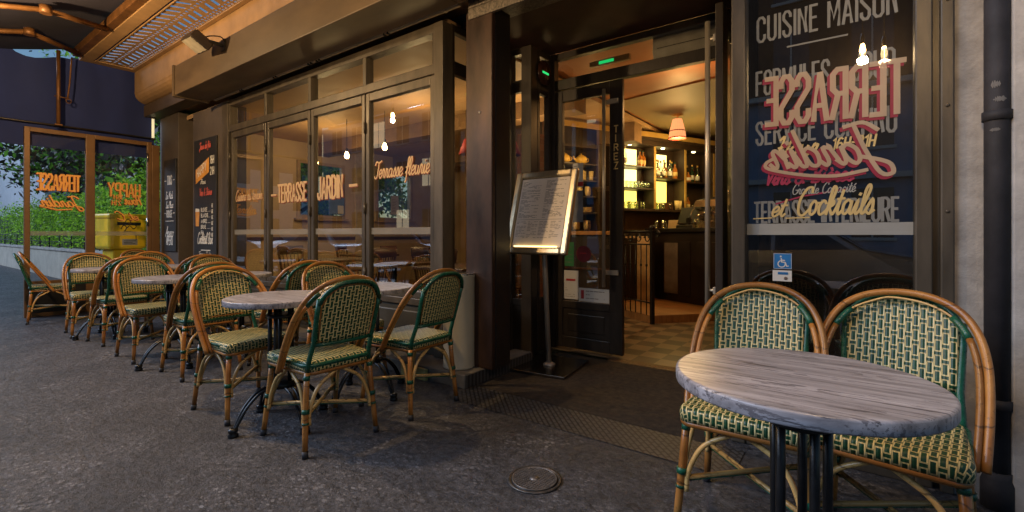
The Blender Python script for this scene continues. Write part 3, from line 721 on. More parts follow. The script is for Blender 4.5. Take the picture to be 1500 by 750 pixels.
for x in (-6.0,-5.2,-4.5,-4.35,-3.3): mb.box(x-.035,x-.015,-.09,-.06,2.835,2.90,.003); mb.box(x+.015,x+.035,-.09,-.06,2.835,2.90,.003)
sub('clip',mb,black_m,tb)
mb=MB(); mb.box(-8.95,3,-.331,-.002,3.25,3.66,.01); part('cornice_beam',mb,ochre)
# moulded corbel
pr=[(-.33,3.25)]+[(-.33+.18*(1-math.cos(a)),3.25-.13*math.sin(a)) for a in (.3,.6,.9,1.2,1.5)]+[(-.003,3.12),(-.003,3.25)]
part('corbel',MB().prism([(p[0],p[1]-.003) for p in pr],'x',-8.93,-7.3),ochre)
mb=MB(); mb.box(-9.05,-7.25,-.20,-.002,2.94,3.117,.006); mb.box(-9.07,-9.05,-.18,-.06,3.0,3.05); part('dark_cornice_block',mb,boxp)
# --- pier with boards and dark door recess at far left
mb=MB(); mb.box(-8.95,-8.20,.0,.30,.0,2.94,.004); mb.box(-7.66,-6.705,.0,.30,.0,2.83,.004); part('pier',mb,plain('brown_pier_paint',(.085,.065,.048),.55,0,.2,3))
mb=MB(); mb.box(-8.2,-7.66,.26,.30,0,2.94); mb.box(-7.9,-7.86,.24,.262,0,2.6); part('side_door',mb,black_m)
# --- entrance door set
YD=1.25
mb=MB(); mb.box(-2.46,-2.385,1.217,1.30,0,2.86,.005); mb.box(-.80,-.70,1.217,1.30,0,2.86,.005)
mb.box(-2.385,-.80,1.222,1.295,2.50,2.60,.005); mb.box(-2.385,-.80,1.222,1.295,2.80,2.86,.005)
df=part('door_frame',mb,dark_frame)
sub('transom_glass',MB().quad((-2.385,1.26,2.60),(-.80,1.26,2.60),(-.80,1.26,2.80),(-2.385,1.26,2.80)),glass,df)
def door(M,name,handle_side,W,ho):
    # local: x from 0 (hinge) to .72 along leaf, thickness y 0..0.045, z
    mb=MB(); f=lambda *a: mb.box(*a[:6],.005,M)
    f(0,.085,0,.045,.02,2.49); f(W-.125,W,0,.045,.02,2.49); f(.085,W-.125,0,.045,2.38,2.49); f(.085,W-.125,0,.045,.40,.47); f(.085,W-.125,0,.045,.02,.13); f(.085,W-.125,.012,.033,.13,.40)
    mb.box(.14,W-.18,.006,.04,.18,.35,.008,M)
    w=part(name,mb,dark_frame)
    T=lambda x,y,z:(M@Vector((x,y,z)))
    sub('glass_pane',MB().quad(T(.085,.022,.47),T(W-.125,.022,.47),T(W-.125,.022,2.38),T(.085,.022,2.38)),glass,w)
    mb=MB(); hx=W-ho
    for sd in handle_side:
        yy=-.055 if sd<0 else .10
        mb.tube([T(hx,yy,.63),T(hx,yy,2.41)],.016,12)
        for z in (.76,2.30): mb.tube([T(hx,yy,z),T(hx,.02,z)],.009,8); mb.box(hx-.01,hx+(.12 if ho>.1 else .02),min(yy+.03,.046) if sd>0 else -.02,(.06 if sd>0 else -.002),z-.022,z+.022,.003,M)
    sub('handle',mb,satin,w)
    return w,T
Ml=Matrix.Translation((-2.385,1.225,0))
dl,T=door(Ml,'door_leaf',(-1,),.70,.155)
lt=MB()
for k,ch in enumerate('TIREZ'): letter(lt,ch,'cap',T(.648,-.003,2.02-.082*k),X,Z,-Y_,.058,.010,width=.052 if ch!='I' else .03,center=True)
sub('lettering',lt,gold_l,dl)
def st_quad(x0,x1,z0,z1,y=-.001): return MB().quad(T(x0,y,z0),T(x1,y,z0),T(x1,y,z1),T(x0,y,z1))
def lines(mb,x0,x1,z0,z1,n,y,wd=.003,cols=1):
    for c in range(cols):
        a=x0+(x1-x0)*c/cols; b=a+(x1-x0)/cols*.86
        for k in range(n):
            z=z1-(z1-z0)*(k+.5)/n; x=a
            while x<b-.004:
                l=min(random.uniform(.012,.05),b-x); 
                if random.random()<.82: mb.add([(x,y,z-wd/2),(x+l,y,z-wd/2),(x+l,y,z+wd/2),(x,y,z+wd/2)],[(0,1,2,3)])
                x+=l+.006
                if random.random()<.16: break
s1=sub('green_sticker',st_quad(.10,.20,.80,1.03,.018),green_s,dl); 
sub('round_sticker',MB().lathe([(.078,0),(.078,.001)],T(.305,.017,.92),28,Matrix.Rotation(PI/2,4,'X')),red_s,dl)
sub('award_notice',st_quad(.095,.25,.485,.76,.017),white_s,dl); sub('opening_notice',st_quad(.255,.565,.475,.60,.016),white_s,dl)
sub('white_sticker',st_quad(.19,.30,1.55,1.78,.017),white_s,dl); sub('blue_sticker',st_quad(.16,.30,1.22,1.52,.0165),plain('grey_blue_notice',(.16,.17,.20),.6),dl)
tx=MB(); p0=T(0,0,0)
lines(tx,p0.x+.11,p0.x+.235,.50,.60,5,p0.y+.0145); lines(tx,p0.x+.33,p0.x+.55,.49,.59,3,p0.y+.0135,.006); lines(tx,p0.x+.11,p0.x+.19,.82,1.0,5,p0.y+.0155,.006); lines(tx,p0.x+.20,p0.x+.29,1.66,1.76,5,p0.y+.0145,.005)
sub('notice_print',tx,ink,dl)
rs=MB(); rs.box(p0.x+.12,p0.x+.22,p0.y+.013,p0.y+.015,.66,.68); rs.box(p0.x+.19,p0.x+.30,p0.y+.012,p0.y+.014,1.56,1.60); rs.box(p0.x+.28,p0.x+.31,p0.y+.0125,p0.y+.0145,.50,.58); rs.box(p0.x+.27,p0.x+.335,p0.y+.0125,p0.y+.0146,.92,.932); sub('notice_red_mark',rs,plain('red_print',(.40,.03,.03),.6),dl)
Mr=Matrix.Translation((-.69,1.20,0))@Matrix.Rotation(-PI/2,4,'Z')
dr,T2=door(Mr,'open_door_leaf',(-1,),.93,.05); dr['label']='open right door leaf swung out at a right angle, with its long steel handle'
# right jamb wall
mb=MB(); mb.box(-.545,-.50,.10,1.30,0,2.82,.004); part('entrance_side_wall',mb,black_m)
# --- right window
mb=MB(); mb.box(-.545,-.478,-.01,.09,0,2.82,.006); mb.box(.203,.262,-.01,.09,0,2.82,.006); mb.box(-.478,.203,-.005,.085,.30,.40,.006); mb.box(-.478,.203,-.005,.085,2.70,2.82,.006); mb.box(-.478,.203,.0,.07,0,.30,.004)
mb.box(.262,.285,.02,.09,0,2.82); mb.box(.285,.33,-.025,.09,0,2.82,.006)
for z in (.35,.75,1.2,1.65,2.1,2.5): mb.lathe([(.007,0),(.007,.003),(.003,.005)],(.307,-.026,z),8,Matrix.Rotation(PI/2,4,'X'))
rw=part('front_window',mb,frame_m)
sub('glass_pane',MB().quad((-.478,.045,.40),(.203,.045,.40),(.203,.045,2.70),(-.478,.045,2.70)),glass_dark,rw)
sub('frosted_band',MB().quad((-.476,.038,1.10),(.201,.038,1.10),(.201,.038,1.158),(-.476,.038,1.158)),frost,rw)
g_=MB(); yy=.041
letter(g_,'CUISINE MAISON','cap',(-.425,yy,2.115),X,Z,-Y_,.125,.0125,width=.585,track=.2)
ribbons(g_,[[(0,0),(.25,0)]],.008,Vector((-.29,yy,2.06)),X,Z,-Y_)
letter(g_,'FORMULES - JOUR','cap',(-.43,yy,1.835),X,Z,-Y_,.12,.0125,width=.58,track=.2)
letter(g_,'SERVICE CONTINU','cap',(-.43,yy,1.575),X,Z,-Y_,.115,.0125,width=.585,track=.2)
letter(g_,'TERRASSE INTERIEURE','cap',(-.44,yy,1.165),X,Z,-Y_,.105,.0125,width=.60,track=.18)
sub('grey_lettering',g_,film_grey,rw)
c_=MB()
letter(c_,'Hour','scr',(-.35,.036,1.50),X,Z,-Y_,.10,.011,width=.19,shear=.3); letter(c_,'16H-21H','cap',(-.10,.036,1.515),X,Z,-Y_,.052,.0085,width=.17,shear=.15)
letter(c_,'et','scr',(-.365,.036,1.195),X,Z,-Y_,.10,.0105,width=.06,shear=.3); letter(c_,'Cocktails','scr',(-.255,.036,1.20),X,Z,-Y_,.135,.0115,width=.31,shear=.3)
ribbons(c_,[[(0,0),(.085,.003)],[(.15,0),(.25,.002)]],.006,Vector((-.445,.036,1.185)),X,Z,-Y_)
sub('gold_lettering',c_,gold_l,rw)
r_=MB(); letter(r_,'Vins & Bières','scr',(-.40,.0395,1.36),X,Z,-Y_,.085,.011,width=.38,shear=.25); ribbons(r_,[[(0,0),(.12,.035),(.30,.06)]],.008,Vector((-.34,.0395,1.26)),X,Z,-Y_); sub('crimson_lettering',r_,plain('faded_crimson',(.30,.015,.06),.6),rw)
r_=MB(); letter(r_,'Grande Capacité','scr',(-.27,.0385,1.305),X,Z,-Y_,.05,.0045,width=.26,shear=.2); sub('small_lettering',r_,grey_l,rw)
# big mirrored terrace lettering with crimson shadow
for nm,mat_,d,yy,wdd in (('mirrored_lettering_shadow',film_red,.011,.0325,.028),('mirrored_lettering',film_cream,0,.0285,.024)):
    q=MB(); letter(q,'TERRASSE','cap',(.17-d*.9,yy,1.655-d),-X,Z,-Y_,.235,wdd,width=.575,track=.15,slope=.03)
    wj=wdd*.75; letter(q,'Jardin','scr',(.135-d*.9,yy,1.44-d),-X,Z,-Y_,.185,wj,width=.49,shear=.30)
    ribbons(q,[[tuple(p) for p in cr([(.10,-.035,0),(.22,-.055,0),(.36,-.04,0),(.505,.0,0),(.52,.03,0),(.49,.05,0)],4)]],wj*.9,Vector((.135-d*.9,yy-.0008,1.44-d)),-X,Z,-Y_)
    sub(nm,q,mat_,rw)
# wheelchair sticker
wsx,wsz=-.352,.865
sk=sub('accessibility_sticker',MB().quad((wsx,.0395,.925),(wsx+.082,.0395,.925),(wsx+.082,.0395,1.005),(wsx,.0395,1.005)),blue_s,rw)
q=MB(); o=Vector((wsx+.041,.0385,.925))
def circ(cx,cz,r,a0,a1,n=18): return [(cx+r*math.cos(a0+(a1-a0)*i/n),cz+r*math.sin(a0+(a1-a0)*i/n)) for i in range(n+1)]
ribbons(q,[circ(-.004,.026,.0165,R(100),R(380)),[(-.006,.054),(-.004,.036),(.012,.034),(.019,.014),(.026,.016)],[(-.005,.045),(.010,.044)]],.005,o,X,Z,-Y_); ribbons(q,[circ(-.008,.064,.0022,0,2*PI,8)],.0045,o,X,Z,-Y_)
ribbons(q,[[(-.039,.002),(.039,.002),(.039,.078),(-.039,.078),(-.039,.002)]],.0016,o,X,Z,-Y_); sub('wheelchair_symbol',q,white_s,rw)
sub('bell_sticker',MB().quad((wsx-.004,.0395,.862),(wsx+.082,.0395,.862),(wsx+.082,.0395,.918),(wsx-.004,.0395,.918)),white_s,rw)
q=MB(); q.box(wsx+.02,wsx+.065,.0375,.039,.897,.909); sub('bell_label',q,blue_s,rw); sub('bell_button',MB().lathe([(.008,0),(.008,.002),(.004,.003)],(wsx+.055,.0388,.878),14,Matrix.Rotation(PI/2,4,'X')),ink,rw)
# dark sheet added behind the right window, standing in for the unlit interior
mb=MB(); mb.box(-.54,.33,.55,.6,0,2.8); part('dark_window_sheet',mb,plain('dark_brown_backing',(.045,.03,.02),.7))
mb=MB(); mb.box(.332,.42,.0,.3,0,2.82); part('rendered_wall_strip',mb,plaster)
mb=MB(); mb.box(.49,3.2,-.06,.3,0,2.82,.01); part('rendered_wall',mb,plaster2)
mb=MB(); mb.box(.42,.49,.06,.3,0,2.82); part('pipe_recess',mb,pipe_m)

# --- interior shell
part('dining_floor',MB().box(-8.4,-2.75,.11,6.2,-.05,.05),wood_l)
part('tile_floor',MB().quad((-2.74,1.16,.004),(.5,1.16,.004),(.5,8,.004),(-2.74,8,.004)),tile_m)
part('dining_ceiling',MB().box(-8.6,-2.75,.11,6.3,2.84,2.9),ceil_m)
mb=MB(); mb.box(-8.4,-2.76,2.3,2.6,2.62,2.84); mb.box(-8.4,-2.76,4.2,4.5,2.55,2.84); part('ceiling_beam',mb,plain('brown_beam_paint',(.20,.12,.06),.6))
# left wall with two window openings
lw=MB(); xa,xb=-8.55,-8.4
def wallx(y0,y1,z0,z1): lw.box(xa,xb,y0,y1,z0,z1)
wallx(.3,1.95,0,2.84); wallx(2.95,3.72,0,2.84); wallx(4.75,6.2,0,2.84); wallx(1.95,2.95,0,1.42); wallx(1.95,2.95,2.5,2.84); wallx(3.72,4.75,0,1.42); wallx(3.72,4.75,2.5,2.84)
part('dining_side_wall',lw,beige)
for (y0,y1) in ((1.95,2.95),(3.72,4.75)):
    mb=MB()
    for q in ((y0,y0+.06,1.42,2.5),(y1-.06,y1,1.42,2.5),(y0+.06,y1-.06,1.42,1.48),(y0+.06,y1-.06,2.44,2.5)): mb.box(-8.40,-8.36,q[0],q[1],q[2],q[3],.004)
    mb.box(-8.40,-8.30,y0-.05,y1+.05,1.37,1.415,.004)
    w=part('garden_window',mb,tan_b); sub('glass_pane',MB().quad((-8.46,y0,1.42),(-8.46,y1,1.42),(-8.46,y1,2.5),(-8.46,y0,2.5)),glass,w)
part('wainscot_rail',MB().box(-8.398,-8.37,.4,6.1,1.0,1.06,.004),wood)
mb=MB(); mb.box(-8.6,-2.9,6.2,6.3,0,2.84); part('dining_back_wall',mb,beige)
mb=MB(); mb.box(-8.398,-8.36,.9,1.05,.06,2.83,.004); mb.box(-8.398,-8.36,3.2,3.45,.06,2.83,.004); part('pilaster',mb,cream_p)
# partition dining / bar
mb=MB(); mb.box(-3.6,-3.5,2.9,6.3,0,1.05); mb.box(-3.6,-3.5,2.9,3.15,1.05,2.84); part('bar_partition',mb,wood)
part('brick_pier',MB().box(-3.28,-3.04,1.85,2.15,.05,2.3),brick_m)
# bar room ceilings
part('bar_ceiling',MB().box(-2.75,1.5,1.3,9,2.92,3.0),plain('orange_ceiling_paint',(.30,.095,.018),.5,0,.12,1.5))
part('lattice_ceiling',MB().quad((-2.7,3.3,2.905),(.8,2.6,2.905),(.8,7.5,2.905),(-2.7,7.5,2.905)),lattice_m)
part('bar_right_wall',MB().box(.5,.6,.6,9,0,3.0),plain('amber_wall_paint',(.40,.22,.08),.6))
part('bar_rear_wall',MB().box(-6,1.5,8.9,9,0,3),bar_m)
part('building_roof',MB().box(-9,3.2,.3,9,3.02,3.2),farb)
part('right_end_wall',MB().box(3.2,3.3,0,9,0,3.2),farb)

# ================================================================== FACADE FITTINGS
# chalkboards
def board(name,label,x0,x1,z0,z1):
    t=thing(name,label,'chalkboard',((x0+x1)/2,-.001,z0))
    mb=MB(); mb.box(-(x1-x0)/2,(x1-x0)/2,-.022,0,0,z1-z0,.004); mb.build('panel',board_m,t); return t
b1=board('chalkboard','tall black menu board with orange happy hour panel and a beer glass drawing',-7.56,-6.84,.62,2.42)
w_=MB(); o_=MB(); r_=MB(); f=-.0235
letter(r_,'Jours de fete','scr',(-.18,f,1.66),X,Z,-Y_,.09,.012,width=.38,shear=.2)
letter(r_,'Vins & Bières','scr',(-.18,f,1.02),X,Z,-Y_,.10,.012,width=.42,shear=.2)
letter(r_,'Terrasse Jardin','scr',(-.17,f,.115),X,Z,-Y_,.045,.008,width=.4,shear=.2)
o_.add([(-.30,f,1.19),(.14,f,1.33),(.14,f,1.53),(-.30,f,1.39)],[(0,1,2,3)]); o_.add([(-.30,f,.60),(-.19,f,.60),(-.17,f,.80),(-.31,f,.80)],[(0,1,2,3)])
letter(w_,'HAPPY','cap',(-.25,f-.001,1.27),X,Z,-Y_,.12,.014,width=.33,slope=.32); letter(w_,'16H','cap',(.18,f,1.44),X,Z,-Y_,.10,.014,width=.13); letter(w_,'21H','cap',(.18,f,1.29),X,Z,-Y_,.10,.014,width=.13)
letter(w_,'Hour','scr',(-.14,f,1.18),X,Z,-Y_,.07,.009,width=.17,shear=.2)
for k,wd in enumerate(('BLONDE','BLANCHE','AMBREE','BRUNE','IPA','CIDRE')):
    letter(w_,wd,'cap',(-.12,f,.80-.078*k),X,Z,-Y_,.048,.008,width=.035*len(wd)); letter(w_,'6€','cap',(.22,f,.85-.078*k),X,Z,-Y_,.045,.008,width=.05)
    ribbons(w_,[[(0,0),(.10,0)]],.003,Vector((.09,f,.80-.078*k)),X,Z,-Y_)
letter(w_,'Cocktail Bar','scr',(-.24,f,.36),X,Z,-Y_,.15,.014,width=.50,shear=.25); ribbons(w_,[[(0,0),(.3,0)]],.012,Vector((-.12,f,.27)),X,Z,-Y_); letter(w_,'Terrasse Jardin','scr',(-.20,f,.19),X,Z,-Y_,.06,.007,width=.42,shear=.2)
w_.add([(-.31,f-.001,.80),(-.17,f-.001,.80),(-.175,f-.001,.84),(-.30,f-.001,.85)],[(0,1,2,3)])
w_.build('white_lettering',white_l,b1); o_.build('orange_panel',plain('chalk_orange',(.60,.27,.05),.7),b1); r_.build('crimson_lettering',plain('chalk_pink',(.55,.10,.08),.7),b1)
b2=board('chalkboard','smaller black board with white lettering left of the dark side door',-8.72,-8.24,.85,2.25)
w_=MB()
for tx_,fo,x_,z_,h_,wd_,sw in (('TOUS','cap',-.09,1.02,.13,.2,.018),('Le Midi','scr',-.16,.80,.11,.3,.012),('Sur Place','scr',-.15,.66,.1,.3,.012),('ROUGE','cap',-.12,.52,.1,.24,.014),('Apero','scr',-.17,.22,.16,.33,.014),('APERO','cap',-.13,.10,.13,.28,.016)):
    letter(w_,tx_,fo,(x_,f,z_),X,Z,-Y_,h_,sw,width=wd_,shear=.2 if fo=='scr' else 0)
ribbons(w_,[[(0,0),(.08,0)],[(.34,0),(.42,0)],[(0,-.5),(.07,-.5)],[(.35,-.5),(.42,-.5)],[(.05,-.62),(.38,-.62)]],.009,Vector((-.21,f,1.08)),X,Z,-Y_)
w_.build('white_lettering',white_l,b2)
# small tube light at the pier corner
t=thing('wall_tube_lamp','short pale vertical tube lamp on the corner above the glass screen','lamp',(-8.93,-.10,2.62)); MB().cyl((0,0,0),(0,0,.30),.018,10).build('tube',emis('pale_tube',(.9,.8,.5),.7),t)
mb=MB(); mb.box(-.025,.025,-.02,.03,-.03,0,.004); mb.box(-.025,.025,-.02,.03,.30,.33,.004); mb.build('end_cap',dark_frame,t)
# floodlight
t=thing('floodlight','dark tilted floodlight bracketed to the fascia box','floodlight',(-5.45,-.5,3.12),0)
M_=Matrix.Translation((-.16,-.20,.0))@Matrix.Rotation(R(-32),4,'X')@Matrix.Rotation(R(8),4,'Y')
mb=MB(); mb.box(-.17,.17,-.10,.10,-.035,.055,.012,M_)
for k in range(6): mb.box(-.15+.055*k,-.14+.055*k,-.085,.085,.055,.075,.0,M_)
mb.build('housing',plain('brown_lamp_housing',(.05,.032,.02),.45,.3,.3),t)
MB().box(-.15,.15,-.085,.085,-.041,-.0355,.0,M_).build('lens',plain('frosted_lamp_glass',(.45,.40,.30),.2),t)
mb=MB(); mb.box(-.02,.02,-.14,0,-.02,.01,.003); mb.box(-.05,.05,-.012,-.001,-.06,.06,.003); mb.tube(cr([(.05,-.01,.02),(.08,-.06,.05),(.0,-.12,.06),(-.06,-.16,.05)],5),.006,6); mb.build('bracket',black_m,t)
# downpipe
t=thing('downpipe','dark downpipe with scuffed grey patches at the right wall','pipe',(.455,-.035,0))
MB().lathe([(.040,.14),(.040,2.82)],seg=20).build('pipe',pipe_m,t)
MB().lathe([(.052,0),(.052,.10),(.045,.12),(.046,.15)],seg=20).build('shoe',pipe_m,t)
for z in (.42,1.58,2.62): MB().lathe([(.0405,z-.02),(.047,z-.018),(.047,z+.018),(.0405,z+.02)],seg=20).build('collar',pipe_m,t)
mb=MB(); q=random.Random(5)
for (th,z,w,h) in ((-1.85,1.70,.7,.018),(-1.55,1.64,1.0,.012),(-1.9,1.52,.8,.009)):
    n=22; vs=[]
    for i in range(n+1):
        a=th-w/2+w*i/n; e=h*(.35+.75*q.random())*min(1,.2+4*min(i,n-i)/n); vs+=[(.0412*math.cos(a),.0412*math.sin(a),z-e*.8),(.0412*math.cos(a),.0412*math.sin(a),z+e)]
    mb.add(vs,[(2*i,2*i+2,2*i+3,2*i+1) for i in range(n)])
mb.build('paint_scuff',plain('worn_grey_scuff',(.16,.15,.14),.85,0,.3,20),t)
# cream bin
t=thing('ash_bin','tall cream cylindrical bin standing on the stone step by the column','bin',(-2.45,-.075,.10))
MB().lathe([(.118,0),(.122,.005),(.122,.012),(.119,.02),(.121,.68),(.124,.69),(.124,.70)],seg=40).build('body',bin_m,t)
mb=MB(); mb.lathe([(.124,.7005),(.126,.704),(.124,.71),(.108,.712),(.104,.700)],seg=40); mb.build('rim',steel,t); MB().lathe([(.104,.699),(.0,.697)],seg=30).build('sand_tray',stone,t)
# exit sign + AC + round alarm sign
t=thing('exit_sign','lit green emergency exit lamp above the entrance door','exit sign',(-1.87,1.34,2.70)); mb=MB(); mb.box(-.20,.20,0,.05,0,.05,.006); mb.build('housing',plain('amber_plastic',(.35,.22,.10),.4),t); MB().box(-.10,.05,-.003,-.0005,.008,.036).build('green_panel',exit_g,t)
t=thing('air_conditioner','long grey wall air conditioner inside the door transom','air conditioner',(-1.02,1.42,2.60))
mb=MB(); mb.prism([(0,0),(-.10,.03),(-.12,.10),(-.10,.24),(.10,.26),(.10,0)],'x',-.42,.42); mb.build('casing',acm,t)
mb=MB(); mb.box(-.38,.38,-.108,-.09,.02,.026,0); mb.box(-.38,.38,-.123,-.11,.11,.114,0); mb.build('louvre',black_m,t)
t=thing('round_wall_disc','dark round glass disc with green reflection in the recess corner','disc',(-2.418,1.07,2.64)); MB().lathe([(.0,0),(.115,.004),(.12,.010),(.115,.018),(0,.028)],(0,0,0),32,Matrix.Rotation(PI/2,4,'Y')).build('disc',plain('dark_disc',(.05,.02,.012),.12),t); MB().box(.026,.030,-.055,.05,-.012,.006).build('green_reflection_bar',exit_g,t)  # glowing bar stands in for the green reflection on the disc

# ================================================================== MENU STAND
t=thing('menu_stand','steel framed menu lectern on a square base before the entrance','menu stand',(-2.05,.60,.0))
mb=MB(); mb.box(-.235,.235,-.28,.28,.008,.03,.004,Matrix.Rotation(R(8),4,'Z')); mb.build('base',plain('dark_steel_plate',(.30,.28,.26),.2,1,.2,6),t)
mb=MB(); mb.tube([(0,-.02,.03),(-.01,-.08,.94),(-.01,-.10,1.02)],.022,16); mb.lathe([(.05,.03),(.05,.04),(.024,.055)],(0,-.02,0),20); mb.build('post',satin,t)
mb=MB(); vs=[(-.04,-.06,.031),(.06,-.06,.031),(.02,-.02,.13)]
Mf=Matrix.Translation((.0,-.235,.945))@Matrix.Rotation(R(-16),4,'X')   # local x width, z up, -y front
mb=MB(); W_,H_,bw=.29,.70,.055
for q in ((-W_,-W_+bw,0,H_),(W_-bw,W_,0,H_)): mb.box(q[0],q[1],-.028,.02,q[2],q[3],.012,Mf)
mb.box(-W_+bw,W_-bw,-.028,.02,0,bw,.012,Mf); mb.box(-W_+bw,W_-bw,-.028,.02,H_-bw,H_,.012,Mf)
fr_=mb.build('frame',plain('satin_brass_frame',(.58,.47,.30),.36,.8,.12,9,(8,1,1)),t)
MB().box(-W_+.02,W_-.02,.0,.018,.02,H_-.02,0,Mf).build('back_plate',black_m,t)
pg=MB().quad(*[Mf@Vector(p) for p in ((-W_+bw+.004,-.006,bw+.004),(W_-bw-.004,-.006,bw+.004),(W_-bw-.004,-.006,H_-bw-.004),(-W_+bw+.004,-.006,H_-bw-.004))]).build('menu_page',paper,t)
MB().box(-.20,.20,-.024,-.014,bw+.002,bw+.010,0,Mf).build('light_strip',emis('menu_light_strip',(1,.70,.28),3.5),t)
tx=MB(); lines(tx,-.215,-.005,.30,.62,34,-.0072,.0032); lines(tx,.015,.225,.30,.62,34,-.0072,.0032); lines(tx,-.215,.215,.13,.275,12,-.0072,.003,4)
tx.add([(-.22,-.0074,.286),(.22,-.0074,.286),(.22,-.0074,.2885),(-.22,-.0074,.2885)],[(0,1,2,3)])
tx.v=[tuple(Mf@Vector(v)) for v in tx.v]; tx.build('menu_text',ink,pg)

# ================================================================== ENTRANCE GROUND
q=struct('entrance_ramp',MB().quad((-2.22,-.13,.006),(-.62,-.13,.006),(-.62,1.06,.008),(-2.22,1.06,.008)),coir)
t=tag(MB().quad((-2.24,-.43,.004),(-.46,-.43,.004),(-.46,-.11,.0045),(-2.24,-.11,.0045)).build('tread_plate',tread_m),'dark steel tread plate strip across the entrance, along the asphalt','tread plate')
t=tag(MB().box(-1.75,-.62,1.05,1.165,.006,.016,.003).build('threshold_strip',plain('brass_tread',(.16,.11,.06),.4,.7,.4,60,bmp=.9)),'worn brass threshold strip at the edge of the checkered tiles','threshold')
t=thing('manhole_cover','small round cast iron cover with a grid pattern set in the asphalt','manhole cover',(-1.17,-.965,0)); t.scale=(.74,.74,1)
MB().lathe([(.165,.001),(.165,.006),(.148,.007),(.146,.003)],seg=48).build('rim',cast_m,t)
MB().lathe([(.143,.001),(.143,.0055),(0,.0055)],seg=48).build('cover',plain('dark_cast_iron',(.025,.022,.02),.5,.5,.4,30),t); mb=MB()
for k in range(-7,8):
    c=k*.018; l=math.sqrt(max(0,.128**2-c*c))
    if l>.02: mb.box(c-.003,c+.003,-l,l,.0056,.0085); mb.box(-l,l,c-.003,c+.003,.0057,.0088)
mb.lathe([(.13,.0056),(.13,.0092),(.137,.0092),(.137,.0056)],seg=48)
mb.lathe([(.03,.0058),(.03,.0095),(.0,.0095)],seg=20); mb.build('cover_grid',plain('worn_iron_grid',(.17,.15,.135),.4,.5,.4,30),t)
# warm flat hose / scraps by the step
t=tag(MB().box(-2.9,-2.62,-.26,-.235,.0,.085,.003,Matrix.Rotation(R(0),4,'Z')).build('cardboard_scrap',plain('pale_yellow_card',(.40,.33,.12),.7)),'pale yellow board propped against the step behind the chair by the bin','board')

# ================================================================== BAR INTERIOR
e1=Vector((.427,.904,0)); e2=Vector((.904,-.427,0)); P0=Vector((-3.12,4.78,0))
ang=math.atan2(e1.y,e1.x)
Msh=Matrix.Translation(P0)@Matrix.Rotation(ang,4,'Z')     # local x along wall, -y towards the room
sh=thing('back_bar_shelf','tall dark back bar shelving with lit yellow panels behind the bottles','shelving',P0,ang)
mb=MB(); mb.box(-2.9,3.2,.0,.05,0,2.9); mb.build('back_panel',shelf_m,sh)
mb=MB()
xs=[-.34,.38,1.10,1.84]
for x in xs: mb.box(x-.02,x+.02,-.25,0,1.53,2.579,.003)
mb.box(-.34,1.84,-.27,0,2.58,2.66,.003); mb.box(-.34,1.84,-.26,0,1.49,1.53,.003); mb.box(-.34,2.9,-.33,0,2.66,2.74,.003)
mb.build('carcass',shelf_m,sh)
mb=MB()
for x in xs: mb.box(x-.021,x+.021,-.262,-.2505,1.535,2.575)
mb.box(-1.6,2.9,-.345,-.331,2.70,2.78); mb.build('gilt_edge',shelf_edge,sh)
for (x0,x1,zz) in ((-.32,.36,(1.86,2.22)),(.40,1.08,(2.06,)),(1.12,1.82,(2.02,))):
    for z in zz: mb=MB(); mb.box(x0,x1,-.245,-.014,z-.012,z+.012,.002); mb.build('shelf',shelf_m,sh)
for (x0,x1,z0,z1,m_) in ((-.31,.20,2.24,2.54,glow_w),(-.31,.20,1.88,2.20,glow_w),(-.31,.20,1.54,1.84,glow_y),(.42,.90,2.09,2.50,glow_w),(.42,.90,1.54,2.03,glow_y)):
    MB().box(x0,x1,-.012,-.002,z0,z1).build('light_panel',m_,sh)
for x in (-.1,.65,1.4): MB().lathe([(.03,2.572),(.03,2.579)],(x,-.17,0),14).build('spotlight',spot_m,sh)
MB().box(-.06,2.9,-.02,-.003,1.18,1.49).build('backsplash',plain('brown_backsplash',(.09,.045,.02),.3),sh)
MB().box(-.9,2.9,-.55,-.001,0,1.05,.003).build('base_cabinet',bar_m,sh)
# left open shelf with cups
mb=MB(); mb.box(-1.62,-1.58,-.30,0,.9,2.45,.003); mb.box(-.86,-.82,-.30,0,.9,2.45,.003); mb.box(-1.58,-.86,-.29,0,2.42,2.45)
for z in (1.16,1.43,1.68,1.92,2.17): mb.box(-1.58,-.86,-.29,-.002,z-.012,z+.012,.002)
mb.build('cup_rack',shelf_m,sh)
MB().box(-1.57,-.87,-.008,-.002,1.93,2.05).build('light_panel',emis('cream_panel',(1,.72,.3),.8),sh)
def W2(x,y,z): p=Msh@Vector((x,y,0)); return (p.x,p.y,z)
def bottle(h,r,nk): return [(r*.9,0),(r,.01),(r,h*.55),(r*.85,h*.64),(nk,h*.74),(nk,h*.97),(nk*1.25,h*.975),(nk*1.25,h)]
kinds=[]
for nm,h,r,nk,m_ in (('clear',.30,.036,.012,glass_bottle),('amber',.27,.042,.014,amber),('dark',.31,.037,.013,dkbottle),('squat',.20,.05,.016,amber)):
    mb=MB(); mb.lathe(bottle(h,r,nk),seg=14); me=mb; kinds.append((nm,h,r,nk,m_,mb))
cache={}
rb=random.Random(11)
def put_bottle(k,loc,lab,grp):
    if k in cache: return dup(cache[k],loc,0,lab,group=grp)
    nm,h,r,nk,m_,mb=kinds[k]; t=thing('bottle',lab,'bottle',loc,0,grp); mb.build('body',m_,t)
    MB().lathe([(r*1.02,h*.16),(r*1.02,h*.42)],seg=14).build('label',white_s if k!=1 else gold_l,t); MB().lathe([(nk*1.3,h*.93),(nk*1.3,h+.012),(0,h+.014)],seg=10).build('cap',dkbottle if k%2 else shelf_edge,t); cache[k]=t; return t
gl=['clear spirit bottle on the upper shelf of the lit back bar','amber liquor bottle on the upper shelf of the lit back bar','dark glass bottle on the back bar shelving','squat amber decanter bottle on the back bar shelving']
